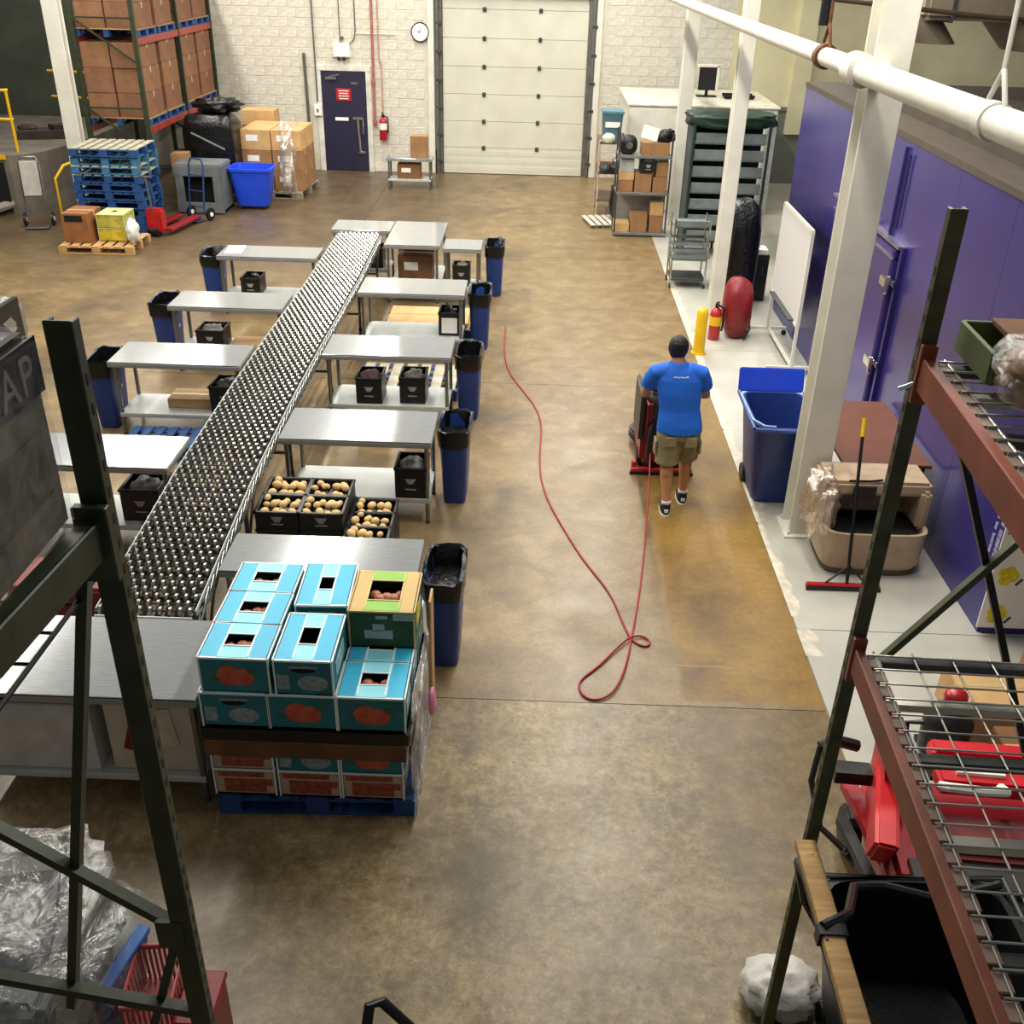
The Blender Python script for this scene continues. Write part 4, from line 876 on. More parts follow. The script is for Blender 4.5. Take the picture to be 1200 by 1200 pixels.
bgb = lumpy('black_bag', (2.3, 19.15, 1.74), (.17, .15, .13), BAG, .2, 2.5, 20, 6, None, -.075); tag(bgb, 'black bag heaped on the right of the wide carton', 'bag')
sf2 = thing('open_shelf', 'cluttered open shelf with a pale wood side near the roller door', 'shelf', (1.45, 21.0, 0))
for sy in (-.45, .45): part('side_board', sf2, mat('pale_side_wood', '#bfae95', .6), ('b', (-.25, sy, .72), (.035, .05, 1.44)), bev=.004)
for z in (.3, .82, 1.38): part('shelf_board', sf2, mat('shelf_brown', '#6b5a48', .6), ('b', (0, 0, z), (.52, .95, .03)))
for sy in (-.45, .45): part('post', sf2, DGREY, ('b', (.25, sy, .72), (.03, .03, 1.44)))
tt = thing('storage_tote', 'blue-grey tote with a white label topmost on the open shelf', 'tote', (1.42, 20.8, 1.397))
part('body', tt, mat('tote_teal', '#4d6f7c', .5), ('l', [_ell(0, 0, z, a, a*1.2, 20, .3) for z, a in ((0, .17), (.5, .2))]), smooth=True); part('lid', tt, mat('tote_lid', '#557f8d', .5), ('b', (0, 0, .53), (.43, .5, .06)), bev=.015); part('label_strip', tt, WHITEC, ('b', (0, -.242, .32), (.28, .01, .1)))
lm = lumpy('crumpled_paper', (1.35, 20.45, 1.48), (.13, .1, .1), mat('paper_greenish', '#cdd5bd', .6), .15, 3, 16, 2, None, -.08); tag(lm, 'crumpled pale greenish paper on the open shelf', 'paper')
for k, (dx, dz, s, m, lab) in enumerate(((-.1, .92, .11, DGREY, 'dark grey machine part on the middle of the open shelf'), (.1, .93, .12, BLACKP, 'black lump of gear on the open shelf beside the grey part'), (.12, 1.06, .08, LEGST, 'silver fitting heaped on the black gear'))):
    q = lumpy('machine_part', (1.42+dx, 20.5, dz+.0), (s, s, s*.9), m, .2, 3, 16, k+3, None, -(dz-.836) if k < 2 else None); tag(q, lab, 'part')
carton('olive brown flat box on the open shelf, under the gear', 1.42, 20.9, .837, .4, .3, .12, CARDD, tape=False)
bgx = lumpy('refuse_bag', (1.62, 20.1, .38), (.2, .22, .4), BAG, .12, 2, 24, 8, None, -.38, .8); tag(bgx, 'full black refuse bag standing by the open shelf', 'bag')
pw = thing('slatted_pallet', 'small pale slatted pallet leaning flat on the floor by the shelf unit', 'pallet', (1.28, 19.9, 0), R(12))
for k in range(5): part('slat', pw, mat('slat_pale', '#c7c0b2', .6), ('b', (-.26+k*.13, 0, .06), (.09, .8, .02)), bev=.002)
for s in (-.3, .3): part('runner', pw, WOODG, ('b', (0, s, .025), (.62, .08, .05)))
# tray rack
rk = thing('tray_rack', 'tall rack of grey trays under a dark green cover behind the columns', 'rack', (3.18, 17.9, 0))
for sx in (-.62, .0, .62):
    for sy in (-.35, .35): part('post', rk, mat('rack_teal', '#31474c', .4, .5), ('b', (sx, sy, 1.1), (.04, .04, 2.2)))
TRAYM = mat('tray_grey', '#7d8685', .4, .2, .1)
part('back_or_shade_sheet', rk, mat('rack_back_shade', '#3c4648', .6), ('b', (0, .36, 1.15), (1.26, .01, 2.1)), ('b', (-.63, .05, 1.15), (.01, .6, 2.1)))  # dark sheets added behind the trays, standing in for shade
for k in range(7):
    for sx in (-.31, .31):
        tr = part('tray', rk, TRAYM, ('b', (sx, 0, .3+k*.265), (.54, .62, .02)), ('b', (sx, -.31, .39+k*.265), (.54, .02, .16)), bev=.004)
cvv = lumpy('green_cover', (0, 0, 2.24), (.72, .44, .12), mat('green_tarp', '#0a2c1c', .5, 0, .2), .12, 3, 28, 2, rk, None, .5)
part('film_wrap', rk, film('rack_film', .4), ('b', (.69, 0, 1.1), (.02, .8, 2.1)))
wk = thing('wire_cart', 'grey wire trolley with folded trays beside the middle column', 'trolley', (2.42, 15.95, 0))
part('basket', wk, mat('cart_grey', '#87908f', .4, .4), ('b', (0, 0, .45), (.56, .5, .02)), *[('b', (0, s*.25, .5+q*.1), (.56, .015, .05)) for s in (-1, 1) for q in range(3)], *[('b', (s*.28, 0, .5+q*.1), (.015, .5, .05)) for s in (-1, 1) for q in range(3)])
part('upper_tray', wk, TRAYM, ('b', (0, .05, .95), (.54, .5, .04)), ('b', (0, -.2, 1.0), (.54, .03, .1)), bev=.006)
for sx in (-.27, .27):
    for sy in (-.23, .23):
        l = part('post', wk, CHROME, ('c', (sx, sy, .08), (sx, sy, 1.08), .014, 8)); part('caster', l, BLACKP, ('c', (sx-.012, sy, .04), (sx+.012, sy, .04), .04, 10))
part('lower_tray', wk, DGREY, ('b', (0, 0, .14), (.54, .48, .04)), bev=.005)
part('wire_handle', wk, WIRE, ('t', [(-.28, -.25, .5), (-.34, -.36, .62), (-.3, -.3, .3)], .012, 6), ('t', [(.28, -.25, .62), (.22, -.4, .72), (.3, -.3, .5)], .012, 6), smooth=True)

# ------------------------------------------------------------------ back left: pallet racking and stored goods
rx0, rx1, ry0, ry1 = -8.35, -7.25, 19.6, 24.15
pr_ = thing('pallet_rack', 'far left pallet rack with dark red beams and green uprights', 'rack', (0, 0, 0))
for y in (ry0, 21.95, ry1):
    for x in (rx0, rx1): part('upright', pr_, RACKG, ('b', (x, y, 2.4), (.08, .07, 4.8)), ('b', (x, y, .01), (.14, .12, .02)))
    part('frame_brace', pr_, RACKG, *[('r', (rx0, y, .4+k*.75), (rx1, y, .4+k*.75+(.75 if k % 2 else 0)), .04, .03) if k % 2 == 0 else ('r', (rx1, y, .4+k*.75), (rx0, y, .4+k*.75+.75), .04, .03) for k in range(5)])
BEAMR = mat('beam_red', '#a03a30', .45, .1, .15)
for z in (1.52, 3.02):
    for x in (rx0, rx1):
        for a, b in ((ry0, 21.95), (21.95, ry1)): part('beam', pr_, BEAMR, ('b', (x, (a+b)/2, z), (.06, b-a-.08, .12)), bev=.006)
for z, nm in ((1.58, 'lower'), (3.08, 'upper')):
    for q, y in enumerate((20.2, 21.3, 22.55, 23.6)):
        pallet(f'blue pallet on the {nm} beam of the far left rack, {ordn[q]} from the front', -7.8, y, z, R(90), PALB, WOOD, 1.0, 1.15, 'pallets on the far left rack')
        for cxx in (0, 1):
            n = 3 if nm == 'lower' else 2
            for lv in range(n):
                hh = .42
                carton(f'tall brown carton, {("inner", "aisle-side")[cxx]} column, {("lowest", "middle", "topmost")[lv]}, on the {ordn[q]} {nm} rack pallet', -8.07+cxx*.54, y+random.uniform(-.03, .03), z+.142+lv*(hh+.004), .52, .92, hh, mat(('rack_carton_brown', 'rack_carton_red')[(lv+q*2+cxx) % 2], ('#8a6142', '#835a40')[(lv+q*2+cxx) % 2], .75, 0, .12), group='brown cartons on the far left rack')
# stacked pallets
for k in range(10):
    pallet(f'{"pale-topped blue" if k == 9 else "blue"} pallet in the tall stack, {("lowest", "second", "third", "fourth", "fifth", "sixth", "seventh", "eighth", "ninth", "topmost")[k]}', -7.55+random.uniform(-.03, .03), 18.55+random.uniform(-.03, .03), k*.146, random.uniform(-.02, .02), PALB if k not in (7, 8) else mat('pallet_blue_worn', '#31688d', .7, 0, .3), PALW if k in (9, 6, 7) else None, 1.2, 1.0, 'stacked blue pallets')
pallet('pale wood pallet on the floor carrying boxes in front of the pallet stack', -7.35, 17.1, 0, R(2), WOOD, None, 1.25, .95)
c_ = carton('reddish brown carton with open flap on the wood pallet', -7.68, 17.1, .142, .44, .6, .48, mat('carton_red_brown', '#8d5a30', .75, 0, .12), open_=True)
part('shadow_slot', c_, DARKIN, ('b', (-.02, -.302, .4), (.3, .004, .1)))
fruit_box('yellow-green fruit carton on the wood pallet, upper one', -7.15, 17.22, .36, .46, .5, .22, side=mat('box_yellow_green', '#b3ad45', .6, 0, .2, 10), topm=mat('box_pale_green', '#c3c88b', .6), topl=mat('box_pale_green', '#c3c88b', .6), pr=None, hole=(.2, .2), fruits=0, group=None, edge=mat('box_pale_green', '#c3c88b', .6))
fruit_box('yellow-green fruit carton on the wood pallet, lower one', -7.15, 17.22, .142, .46, .5, .215, side=mat('box_yellow', '#c9b22f', .6, 0, .2, 10), topm=mat('box_pale_green', '#c3c88b', .6), topl=mat('box_pale_green', '#c3c88b', .6), pr=None, hole=(.2, .2), fruits=0, group=None, edge=mat('box_pale_green', '#c3c88b', .6))
st = lumpy('folded_film', (-6.78, 16.95, .32), (.09, .2, .2), mat('white_film', '#dcd8cd', .5, 0, .05), .2, 2.5, 20, 3, None, -.175); tag(st, 'folded white film standing on the right end of the wood pallet', 'film')
pj = thing('pallet_jack', 'red pallet jack parked against the blue pallet stack', 'pallet jack', (-6.78, 18.2, 0), R(-10))
part('fork', pj, REDD, ('b', (-.1, .4, .1), (.16, 1.1, .06)), bev=.01); part('fork', pj, REDD, ('b', (.25, .4, .1), (.16, 1.1, .06)), bev=.01)
part('pump_body', pj, REDP, ('b', (.07, -.2, .28), (.3, .2, .4)), bev=.03); part('steer_wheel', pj, BLACKP, ('c', (.0, -.25, .09), (.14, -.25, .09), .09, 14))
part('tow_handle', pj, LEGST, ('c', (.07, -.28, .4), (.07, -.36, 1.05), .02, 8), ('t', [(-.03, -.36, 1.05), (-.03, -.38, 1.2), (.17, -.38, 1.2), (.17, -.36, 1.05), (-.03, -.36, 1.05)], .014, 8), smooth=True)
def hand_truck(label, x, y, rz, m, pl=None, h=1.2, group=None):
    t = thing('hand_truck', label, 'hand truck', (x, y, 0), rz, group)
    part('frame', t, m, ('t', [(-.17, 0, .12), (-.17, .12, h-.1), (-.12, .13, h), (.12, .13, h), (.17, .12, h-.1), (.17, 0, .12)], .016, 8), *[('r', (-.17, .03+.1*q/3, .25+q*.28), (.17, .03+.1*q/3, .25+q*.28), .03, .012) for q in range(3)], smooth=True)
    part('toe_plate', t, m, ('b', (0, -.12, .03), (.4, .24, .015)), bev=.004)
    for s in (-1, 1):
        wl = part('wheel', t, BLACKP, ('c', (s*.21, .1, .12), (s*.26, .1, .12), .12, 18), bev=.015); part('hub', wl, WHITEC, ('c', (s*.2, .1, .12), (s*.27, .1, .12), .04, 12))
    if pl: part('back_plate', t, pl, ('b', (0, .02, .85), (.3, .02, .6), (R(-5), 0, 0)), bev=.008)
    return t
hand_truck('white-backed hand truck with black wheels by the dock wall', -9.05, 18.35, R(15), LEGST, mat('plate_white', '#b7b1a8', .5))
hand_truck('blue hand truck with black tyres between the pallet stack and grey crate', -6.4, 19.2, R(-25), mat('truck_blue', '#27406e', .4, .2), None, 1.1)
# grey crate (kennel-like), blue bin
gc = thing('grey_crate', 'grey plastic crate with a dark front opening beside the blue bin', 'crate', (-6.47, 20.05, 0))
part('shell', gc, GREYP, ('b', (0, .33, .46), (.88, .04, .9)), ('b', (-.42, 0, .46), (.06, .68, .9)), ('b', (.42, 0, .46), (.06, .68, .9)), ('b', (0, 0, .88), (.92, .72, .08)), ('b', (0, 0, .05), (.9, .7, .1)), bev=.02)
part('front_frame', gc, GREYP, ('b', (-.36, -.35, .46), (.16, .05, .84)), ('b', (.36, -.35, .46), (.16, .05, .84)), ('b', (0, -.35, .8), (.9, .056, .2)), ('b', (0, -.35, .12), (.9, .056, .2)), bev=.015)
part('inside', gc, DARKIN, ('b', (0, .1, .46), (.76, .4, .7)))
bb = thing('blue_bin', 'bright blue open tote bin on casters left of the carton pallet', 'bin', (-5.6, 20.4, 0))
part('body', bb, BRIGHTB, ('l', [_ell(0, 0, z, a, b, 28, .3) for z, a, b in ((.07, .29, .24), (.1, .3, .25), (.72, .4, .33), (.74, .43, .36), (.79, .43, .36), (.79, .395, .325), (.15, .29, .24))]), smooth=True)
for sx in (-.2, .2):
    for sy in (-.16, .16): part('caster', bb, BLACKP, ('c', (sx-.015, sy, .035), (sx+.015, sy, .035), .035, 10), ('b', (sx, sy, .065), (.03, .03, .03)))
bw = lumpy('wrapped_pallet_load', (-6.55, 21.25, .9), (.52, .45, .76), BAG, .03, 2.5, 28, 11, None, -.755, .4); tag(bw, 'tall pallet load wrapped in black film behind the grey crate', 'load')
part('strap', bw, mat('strap_grey', '#8f8f90', .4), ('r', (-.3, -.462, .42), (.34, -.462, .12), .012, .03))
pallet('dark pallet under the black wrapped load', -6.55, 21.25, 0, 0, mat('pallet_dark', '#3c3a36', .7, 0, .2), None, 1.1, .95)
lumpb = lumpy('black_bag', (-6.4, 21.3, 1.78), (.45, .35, .14), BAG, .25, 2.5, 24, 4); tag(lumpb, 'loose black bags heaped on top of the black wrapped load', 'bags')
pallet('pale pallet under the wrapped cartons by the brick wall', -5.42, 21.9, 0, R(-4), WOODG, None, 1.3, 1.4)
for lv in range(3):
    for ci in range(2):
        for ri in range(2):
            carton(f'shrink-wrapped carton, {("lowest", "middle", "top")[lv]} layer, {("front", "back")[ri]} {("left", "right")[ci]}, beside the navy door', -5.72+ci*.62, 21.62+ri*.6, .142+lv*.395, .6, .58, .39, (CARDL if lv == 2 else CARD), R(-2), 'shrink-wrapped cartons by the brick wall', label_=(ri == 0))
fw = lumpy('film_wrap', (-5.08, 21.55, .7), (.16, .5, .6), film('loose_film', .6, '#e6dcc8'), .3, 2.6, 30, 13, None, None, .6); tag(fw, 'loose clear film bulging off the right side of the wrapped cartons', 'film')
carton('open carton piled behind the wrapped cartons at the brick wall', -6.0, 22.95, 1.2, .7, .5, .3, CARDL, tape=False)
carton('brown carton column supporting the open carton at the wall', -6.0, 23.0, 0, .75, .6, .6, CARD); carton('upper brown carton of the column by the wall', -6.0, 23.0, .605, .72, .58, .59, CARD)
carton('brown carton on end between the pallet stack and the black load', -7.0, 20.45, 0, .3, .35, 1.0, CARD)
# little table by the door: box and goods
carton('brown carton upright on the small steel table by the wall', -2.56, 22.75, .64, .36, .3, .44, CARD)
carton('dark carton with two white labels under the small wall table', -2.78, 22.72, .208, .5, .3, .3, CARDD, tape=False, label_=True)
# dock platform with rails
CONC = mat('dock_concrete', '#6f675c', .8, 0, .15, 3, .2, 20)
dk = thing('dock_platform', 'raised concrete dock platform with a curved face in the far left corner', 'dock', (-9.3, 19.6, 0))
part('deck', dk, CONC, ('p', [(.2, 4.4), (-6, 4.4), (-6, -.4), (-.5, -.4), (-.25, -.25), (-.03, .15), (.12, .9), (.2, 2.0)], 0, 1.08), bev=.02)
part('pit_opening', dk, DARKIN, ('b', (-2.95, -.41, .5), (4.7, .06, .9))); part('edge_angle', dk, YEL, ('b', (-3.0, -.42, 1.05), (4.9, .04, .08)))
part('ramp_curb', dk, mat('curb_pale', '#8f877a', .75), ('t', [(-3, -1.4, .02), (-1.8, -1.2, .04), (-1.0, -.7, .1), (-.6, -.35, .2)], [.12, .1, .09, .08], 8), smooth=True)
def rail(label, pts, posts):
    t = thing('guard_rail', label, 'railing', (0, 0, 0))
    for z in (2.16, 1.66): part('rail', t, YEL, ('t', [(x, y, z) for x, y in pts], .028, 8), smooth=True)
    for x, y in posts: part('post', t, YEL, ('c', (x, y, 1.08), (x, y, 2.16), .028, 8), smooth=True)
rail('yellow guard rail along the front of the dock platform', [(-14, 19.55), (-9.82, 19.55), (-9.75, 19.6)], [(-9.78, 19.58), (-11.6, 19.55)])
rail('yellow guard rail standing back on the dock platform', [(-9.5, 22.6), (-10.4, 22.8)], [(-10.2, 22.75)])
gr = thing('hand_rail', 'short bent yellow grab rail beside the blue pallet stack', 'railing', (-8.75, 19.0, 0))
part('rail', gr, YEL, ('t', [(-.1, -.1, 0), (-.1, -.1, .75), (0, .1, .95), (.3, .5, 1.05)], .025, 8), smooth=True)
solo('debris', 'dark clutter lying on the dock platform', 'clutter', mat('clutter_dark', '#3a3029', .8, 0, .2), ('b', (0, 0, .08), (.9, .5, .16), (0, 0, .3)), ('b', (.3, .1, .2), (.3, .3, .1), (0, 0, .8)), ('s', (-.3, 0, .18), (.2, .15, .08), 10), loc=(-10.0, 21.2, 1.08))
pw2 = lumpy('wrapped_load', (-6.45, 11.2, .45), (.35, .5, .45), mat('grey_wrap', '#77786f', .3, 0, .15, 8, .3, 14), .1, 3, 24, 3, None, -.45, .5); tag(pw2, 'film-wrapped grey load at the left edge beyond the rack post', 'load')
part('black_panel', pw2, BLACKP, ('b', (.33, 0, .12), (.06, .5, .7)))

# ------------------------------------------------------------------ foreground left rack
lr = thing('pallet_rack', 'dark green pallet rack upright and beams in the left foreground', 'rack', (-1.09, 2.2, 0))
part('upright', lr, RACKG, ('b', (0, 0, 1.94), (.07, .01, 3.88)), ('b', (-.03, .02, 1.94), (.01, .04, 3.878)), ('b', (.03, .02, 1.94), (.01, .04, 3.878)), ('b', (0, 0, .01), (.14, .14, .02)), bev=.003)
part('slots', lr, BLACKM, *[('b', (.0355, .022, .3+k*.0762), (.002, .014, .03)) for k in range(46)])['kind'] = 'stuff'
part('rear_upright', lr, RACKG, ('b', (-1.06, 0, 1.94), (.076, .07, 3.88)))
part('beam', lr, RACKG, ('r', (-.0, -.02, 3.32), (-.16, -2.2, 3.32), .05, .11), ('r', (.02, -.02, 3.365), (-.14, -2.2, 3.365), .012, .02), bev=.004)
part('beam_end', lr, RACKG, ('b', (.0, -.03, 3.3), (.09, .03, .22)), bev=.004)
part('brace', lr, RACKG, ('r', (-.03, .03, 1.77), (-1.04, .03, 2.62), .04, .03)); part('brace', lr, RACKG, ('r', (-.03, .05, 1.74), (-.34, .05, .74), .045, .03))
part('brace', lr, RACKG, ('r', (-.07, .05, 3.25), (-.48, .05, 1.3), .04, .03)); part('brace', lr, RACKG, ('r', (.0, .02, 1.33), (-1.04, .02, 1.56), .04, .035))
part('gusset', lr, RACKG, ('b', (-.04, .0, 1.77), (.09, .016, .12)))
part('wire_deck', lr, BLACKM, *[('c', (-.12, -.9+k*.13, 3.08), (-.9, -.9+k*.13, 3.08), .005, 6) for k in range(8)], ('c', (-.11, .2, 3.08), (-.13, -1.2, 3.08), .007, 6), ('c', (-.25, .2, 3.08), (-.27, -1.2, 3.08), .005, 6))['kind'] = 'stuff'
part('deck', lr, DARKIN, ('b', (-.62, -1.1, 3.372), (1.06, 2.1, .02)))
wl = thing('wrapped_load', 'grey carton load in stretch film with large black band and letters, on the left rack', 'load', (-1.62, 1.62, 3.384))
part('carton_block', wl, mat('load_grey', '#5d5b4e', .6, 0, .2, 4), ('b', (0, 0, .25), (1.0, 1.02, .49)), bev=.015)
part('print_band', wl, BLACKM, ('b', (.503, 0, .42), (.006, 1.02, .13)))
part('print_marks', wl, mat('load_mark', '#3f3e36', .6), ('b', (.504, .3, .2), (.004, .3, .16)), ('b', (.504, .1, .08), (.004, .2, .06)))
part('stretch_film', wl, film('load_film', .1), ('b', (.0, .0, .25), (1.03, 1.05, .515)), bev=.03)
tcu = bpy.data.curves.new('letters', 'FONT'); tcu.body = 'AP'; tcu.size = .125; tcu.extrude = .002; tcu.space_character = 1.15
to = bpy.data.objects.new('tmp', tcu); COL.objects.link(to)
bpy.context.view_layer.update()
tm = bpy.data.meshes.new_from_object(to.evaluated_get(bpy.context.evaluated_depsgraph_get()))
bpy.data.objects.remove(to); tm.materials.append(mat('letter_grey', '#6d6c62', .6))
lt = link('letters', tm, wl); lt.matrix_local = Matrix(((0, 0, 1, .508), (1, 0, 0, .31), (0, 1, 0, .375), (0, 0, 0, 1)))
# wrapped load on the floor at lower left, blue and red crates
ll = thing('wrapped_load', 'clear-wrapped load with a black panel at the bottom left corner', 'load', (-2.35, 2.84, 0))
part('goods', ll, mat('goods_grey', '#63625c', .6, 0, .2, 5), ('b', (0, 0, .5), (1.0, .8, .9)), bev=.04); part('black_panel', ll, BLACKP, ('b', (.1, -.05, .97), (.6, .5, .06), (.1, .1, .3)), bev=.01)
f_ = lumpy('clear_film', (0, 0, .55), (.6, .5, .56), film('load_film_clear', .2), .12, 3.5, 40, 7, ll, -.54, .45)
bl = solo('plastic_sheet', 'upright blue plastic panel beside the clear-wrapped load', 'panel', mat('panel_blue', '#2c62a8', .45, 0, .1), ('b', (0, 0, .27), (.04, .36, .52), (0, R(12), 0)), ('b', (.05, 0, .53), (.06, .38, .04), (0, R(12), 0)), loc=(-1.84, 3.0, -.0), rz=R(-12), bev=.006)
gp = lumpy('crumpled_film', (-1.92, 3.12, .3), (.13, .2, .31), mat('pale_green_film', '#a9b3a3', .4, 0, .15), .18, 3, 20, 6, None, -.3); tag(gp, 'crumpled pale green film between the clear load and blue panel', 'film')
def basket(label, x, y, z, rz, m):
    t = thing('plastic_basket', label, 'basket', (x, y, z), rz); t.scale = (.55, 1, 1)
    part('rim', t, m, ('b', (0, -.16, .24), (.4, .02, .03)), ('b', (0, .16, .24), (.4, .02, .03)), ('b', (-.2, 0, .24), (.02, .34, .03)), ('b', (.2, 0, .24), (.02, .34, .03)), bev=.005)
    part('slatted_walls', t, m, *[('b', (-.19+k*.042, s*.155, .12), (.02, .012, .24)) for k in range(10) for s in (-1, 1)], *[('b', (s*.195, -.14+k*.04, .12), (.012, .02, .24)) for k in range(8) for s in (-1, 1)], ('b', (0, 0, .006), (.39, .32, .012)))
    return t
basket('pinkish red slotted basket low beside the blue panel', -1.64, 2.95, .25, .1, mat('basket_pink', '#b5585a', .5)); basket('dark red slotted basket beneath the pinkish one', -1.64, 2.95, 0, .1, REDD)
bxr = solo('red_box', 'dark red box right of the slotted baskets by the rack post', 'box', REDD, ('b', (0, 0, .2), (.16, .26, .4)), ('b', (0, 0, .41), (.18, .28, .03)), loc=(-1.42, 2.9, 0), bev=.008)
# hand truck handle at the bottom edge
hd = thing('hand_truck', 'black hand truck whose bent handle pokes into the bottom of the picture', 'hand truck', (-.5, 2.5, 0), R(20))
part('frame', hd, BLACKM, ('t', [(-.12, -.28, .05), (-.1, -.1, .9), (-.05, .0, 1.02), (.0, .0, 1.02), (.12, -.1, .9), (.14, -.28, .05)], .022, 10), *[('r', (-.11, -.24+.05*q, .3+q*.2), (.13, -.24+.05*q, .3+q*.2), .03, .014) for q in range(3)], smooth=True)
part('toe_plate', hd, BLACKM, ('b', (.01, -.4, .02), (.36, .22, .015)))
for s in (-1, 1): part('wheel', hd, BLACKP, ('c', (.01+s*.16, -.25, .1), (.01+s*.2, -.25, .1), .1, 16))

# ------------------------------------------------------------------ foreground right rack
rr_ = thing('pallet_rack', 'olive rack post with terracotta beams and wire decks in the right foreground', 'rack', (1.265, 3.1, 0), R(-3.2))
part('upright', rr_, RACKO, ('b', (0, .0, 2.0), (.052, .01, 4.0)), ('b', (-.021, .02, 2.0), (.01, .04, 3.998)), ('b', (.021, .02, 2.0), (.01, .04, 3.998)), ('b', (0, .03, .01), (.13, .13, .02)), bev=.003)
part('slots', rr_, BLACKM, *[('b', (-.0265, .02, .3+k*.0762), (.002, .014, .03)) for k in range(47)])['kind'] = 'stuff'
part('rear_upright', rr_, RACKO, ('b', (1.06, .03, 2.0), (.07, .07, 4.0)))
for z, m, nm in ((3.53, RACKT, 'upper'), (2.385, RACKR, 'lower')):
    for x in (.0, 1.03):
        b_ = part('beam', rr_, m,  ('b', (x, -1.3, z-.045), (.035, 2.56, .11)), ('b', (x+(.025 if x == 0 else -.025), -1.3, z-.065), (.04, 2.56, .07)), bev=.004)
        part('beam_connector', b_, m, ('b', (x-.0, -.02, z-.05), (.05, .03, .2)), bev=.004)
    wires = [('t', [(.015, -.08-k*.082, z-.075), (.02, -.08-k*.082, z+.017), (1.03, -.08-k*.082, z+.017)], .0038, 6) for k in range(30)]
    wires += [('c', (.045+k*.14, -.05, z+.012), (.045+k*.14, -2.5, z+.012), .0038, 6) for k in range(8)]
    part('wire_deck', rr_, WIRE, *wires)['kind'] = 'stuff'
    for q, y in enumerate((-.08, -.32, -.6, -.95, -1.35)): part('deck_support', rr_, (DGREY, WIRE, DGREY, WIRE, DGREY)[q], ('b', (.52, y, z-.012), (1.0, .045, .03)), bev=.003)
    for k in range(13): part('beam_step', rr_, mat('step_taupe', '#9a8273', .5, 0, .1), ('b', (.036, -.11-k*.082*2, z+.004), (.045, .06, .01)), bev=.002)
    for k in range(12): part('beam_step', rr_, mat('step_taupe', '#9a8273', .5, 0, .1), ('b', (.036, -.11-.082-k*.164, z+.004), (.045, .06, .01)), bev=.002)
for o in rr_.children:
    if o.name.split('.')[0] in ('beam', 'wire_deck', 'deck_support', 'beam_step'):
        zz = sum(v.co.z for v in o.data.vertices)/len(o.data.vertices)
        o.rotation_euler = (0, 0, R(-.9) if zz > 3 else R(1.0))
part('frame_brace', rr_, RACKO, ('r', (.04, .03, 2.2), (1.04, .03, 3.72), .03, .025)); part('frame_brace', rr_, BLACKM, ('r', (.1, .05, 3.45), (.8, .05, 1.8), .03, .025))
part('safety_clip', rr_, CHROME, ('r', (-.06, -.0, 3.42), (.0, -.02, 3.46), .012, .012))
gcx = thing('flat_crate', 'flat green crate with brown board lid on the upper right wire deck', 'crate', (1.66, 2.96, 3.55), R(-3))
part('tray', gcx, mat('crate_olive', '#5d6b3c', .55, 0, .1), ('b', (0, 0, .006), (.6, .3, .012)), ('b', (-.3, 0, .05), (.015, .3, .1)), ('b', (.3, 0, .05), (.015, .3, .1)), ('b', (0, -.15, .04), (.6, .015, .08)), ('b', (0, .15, .05), (.6, .015, .1)), bev=.003)
part('board', gcx, CARDD, ('b', (.04, .06, .1), (.5, .2, .02)), ('b', (.06, -.05, .07), (.46, .12, .015)), bev=.003)
sa = lumpy('sack', (1.5, 2.62, 3.655), (.2, .19, .11), mat('sack_brown', '#8a6238', .5, 0, .15), .12, 2.4, 28, 5, None, -.07); tag(sa, 'brown sack under clear plastic on the upper right wire deck', 'sack')
sfm = lumpy('clear_wrap', (0, 0, .012), (.22, .21, .122), film('sack_film', .22), .16, 3, 28, 8, sa, -.075)
# red machine beyond the rack
rm = thing('red_machine', 'red and black wheeled machine with a white handle under the right rack', 'machine', (2.4, 4.0, 0), R(-4))
part('chassis', rm, REDP, ('b', (.05, -.05, .42), (1.0, .8, .3)), bev=.06, smooth=True)
part('side_cowl', rm, mat('bright_red', '#d3222b', .35, 0, .06), ('p', [(-.42, .05), (.42, -.02), (.3, -.28), (-.3, -.25)], -.06, .06, Matrix.Translation((-.42, .0, .78)) @ Euler((R(90), R(-8), R(78))).to_matrix().to_4x4()), ('b', (-.38, .16, .85), (.12, .28, .4), (0, R(-10), 0)), bev=.02)
part('top_panel', rm, mat('bright_red', '#d3222b', .35, 0, .06), ('b', (.16, .26, .83), (.62, .13, .1)), bev=.02); part('top_panel', rm, mat('bright_red', '#d3222b', .35, 0, .06), ('b', (.16, .05, .83), (.66, .16, .1)), bev=.02)
part('gap', rm, BLACKP, ('b', (.16, .15, .8), (.66, .09, .08)))
part('white_handle', rm, WHITEC, ('t', [(-.18, -.06, .88), (-.16, -.12, .93), (.0, -.15, .95), (.12, -.12, .93), (.13, -.04, .88)], .026, 8), ('b', (.05, .06, .89), (.25, .05, .02)), smooth=True)
part('engine_cover', rm, CHAR, ('b', (.0, -.42, .5), (.7, .34, .34)), bev=.06, smooth=True); part('front_skirt', rm, mat('dull_red', '#7c3034', .5), ('b', (.2, -.22, .66), (.85, .3, .12)), bev=.03)
part('side_rail', rm, REDP, ('r', (-.52, .3, .5), (-.36, -.45, .46), .09, .05)); part('side_rail', rm, DGREY, ('r', (-.58, .1, .42), (-.46, -.5, .4), .06, .05))
part('control_lever', rm, BLACKP, ('t', [(-.5, .36, .74), (-.62, .34, .78), (-.72, .3, .76)], .035, 8), ('b', (-.55, .2, .68), (.2, .1, .08)), smooth=True)
part('hose', rm, BLACKP, ('t', [(-.72, .3, .76), (-.76, .2, .6), (-.72, .0, .45), (-.6, -.1, .4)], .018, 8), smooth=True)
for s in (-.45, .5):
    for y in (-.35, .3): part('wheel', rm, BLACKP, ('c', (s-.04, y, .15), (s+.04, y, .15), .15, 18), bev=.015)
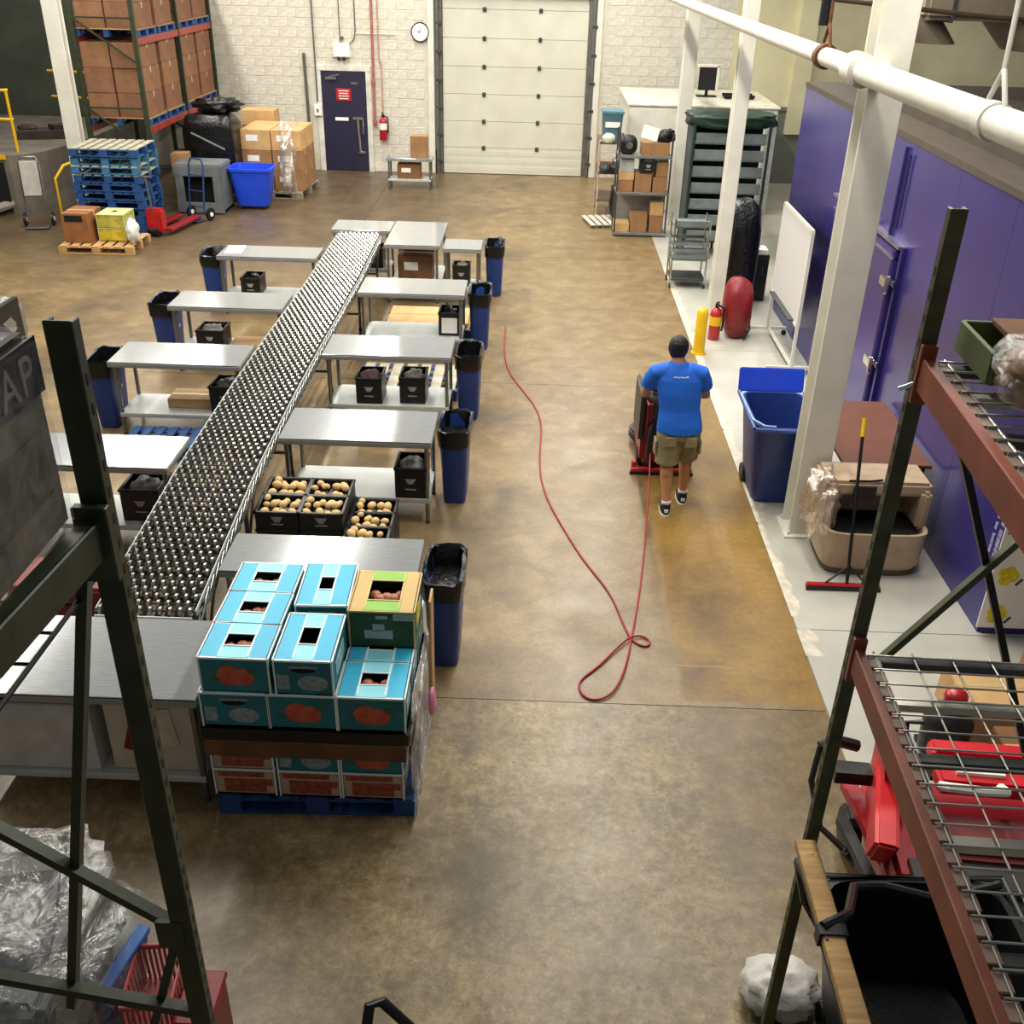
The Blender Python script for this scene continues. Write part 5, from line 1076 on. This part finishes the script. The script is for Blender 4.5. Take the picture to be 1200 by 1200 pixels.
tc_ = thing('tub_cart', 'black tub cart with a pale wooden board rail strapped to its side', 'cart', (1.86, 2.85, 0))
part('tub', tc_, BLACKP, ('l', [_ell(0, 0, z, a, b, 28, .3) for z, a, b in ((.18, .34, .42), (.85, .44, .52), (.85, .41, .49), (.24, .32, .4))]), smooth=True)
part('rim', tc_, DGREY, ('t', [(-.45, -.5, .86), (-.45, .5, .86), (.45, .52, .86), (.45, -.5, .86), (-.45, -.5, .86)], .02, 8), smooth=True)
part('rail_tube', tc_, BLACKM, ('t', [(-.45, .12, .84), (-.6, .15, 1.1), (-.66, .16, 1.32), (-.66, .05, 1.36), (-.66, -.8, 1.36), (-.6, -.84, 1.1), (-.45, -.5, .84)], .024, 8), smooth=True)
part('board', tc_, WOOD, ('b', (-.645, -.33, 1.405), (.085, 1.04, .04)), ('c', (-.64, .12, 1.38), (-.64, .12, 1.427), .018, 10), bev=.004, label='pale wooden board')
part('strap', tc_, BLACKP, ('t', [(-.68, -.25, 1.43), (-.6, -.2, 1.42), (-.45, .05, 1.15), (-.3, .38, .93), (-.15, .42, .9), (.1, .36, .89), (.4, .45, .9)], .022, 8), ('r', (-.68, -.28, 1.43), (-.42, -.25, .95), .05, .01), ('b', (-.645, -.26, 1.4), (.11, .05, .07)))
for s in (-.3, .3):
    for y in (-.3, .3): part('caster', tc_, BLACKP, ('c', (s-.03, y, .08), (s+.03, y, .08), .08, 14), ('b', (s, y, .16), (.05, .05, .05)))
wbg = lumpy('plastic_bag', (1.36, 3.3, .1), (.2, .17, .11), mat('white_bag', '#c9c7bf', .4, 0, .1, 8, .5, 12), .14, 3.2, 26, 4, None, -.098); tag(wbg, 'crumpled white plastic bag at the foot of the olive rack post', 'bag')
carton('brown carton on the floor under the right rack deck, left one', 3.25, 5.55, 0, .5, .5, .3, CARDL); carton('brown carton on the floor under the right rack deck, right one', 3.82, 5.6, 0, .5, .55, .42, CARD)
carton('dark brown carton in front of the pale cartons under the right rack', 3.4, 4.95, 0, .6, .4, .28, CARDD)
vt = thing('wet_vacuum', 'small black vacuum with a red cap beside the cartons under the right rack', 'vacuum', (2.83, 5.2, 0))
part('drum', vt, BLACKP, ('l', [_ell(0, 0, z, a, a, 20) for z, a in ((.03, .15), (.28, .16), (.34, .13), (.4, .06))]), smooth=True); part('cap', vt, REDP, ('s', (.03, .05, .43), (.08, .07, .06), 14), smooth=True)
part('hose', vt, BLACKP, ('t', [(-.13, .0, .25), (-.24, .05, .2), (-.27, -.08, .04), (-.1, -.22, .03), (.1, -.25, .03)], .02, 8), smooth=True)
part('wheels', vt, BLACKM, *[('c', (sx-.015, sy, .025), (sx+.015, sy, .025), .025, 8) for sx in (-.12, .12) for sy in (-.1, .1)])
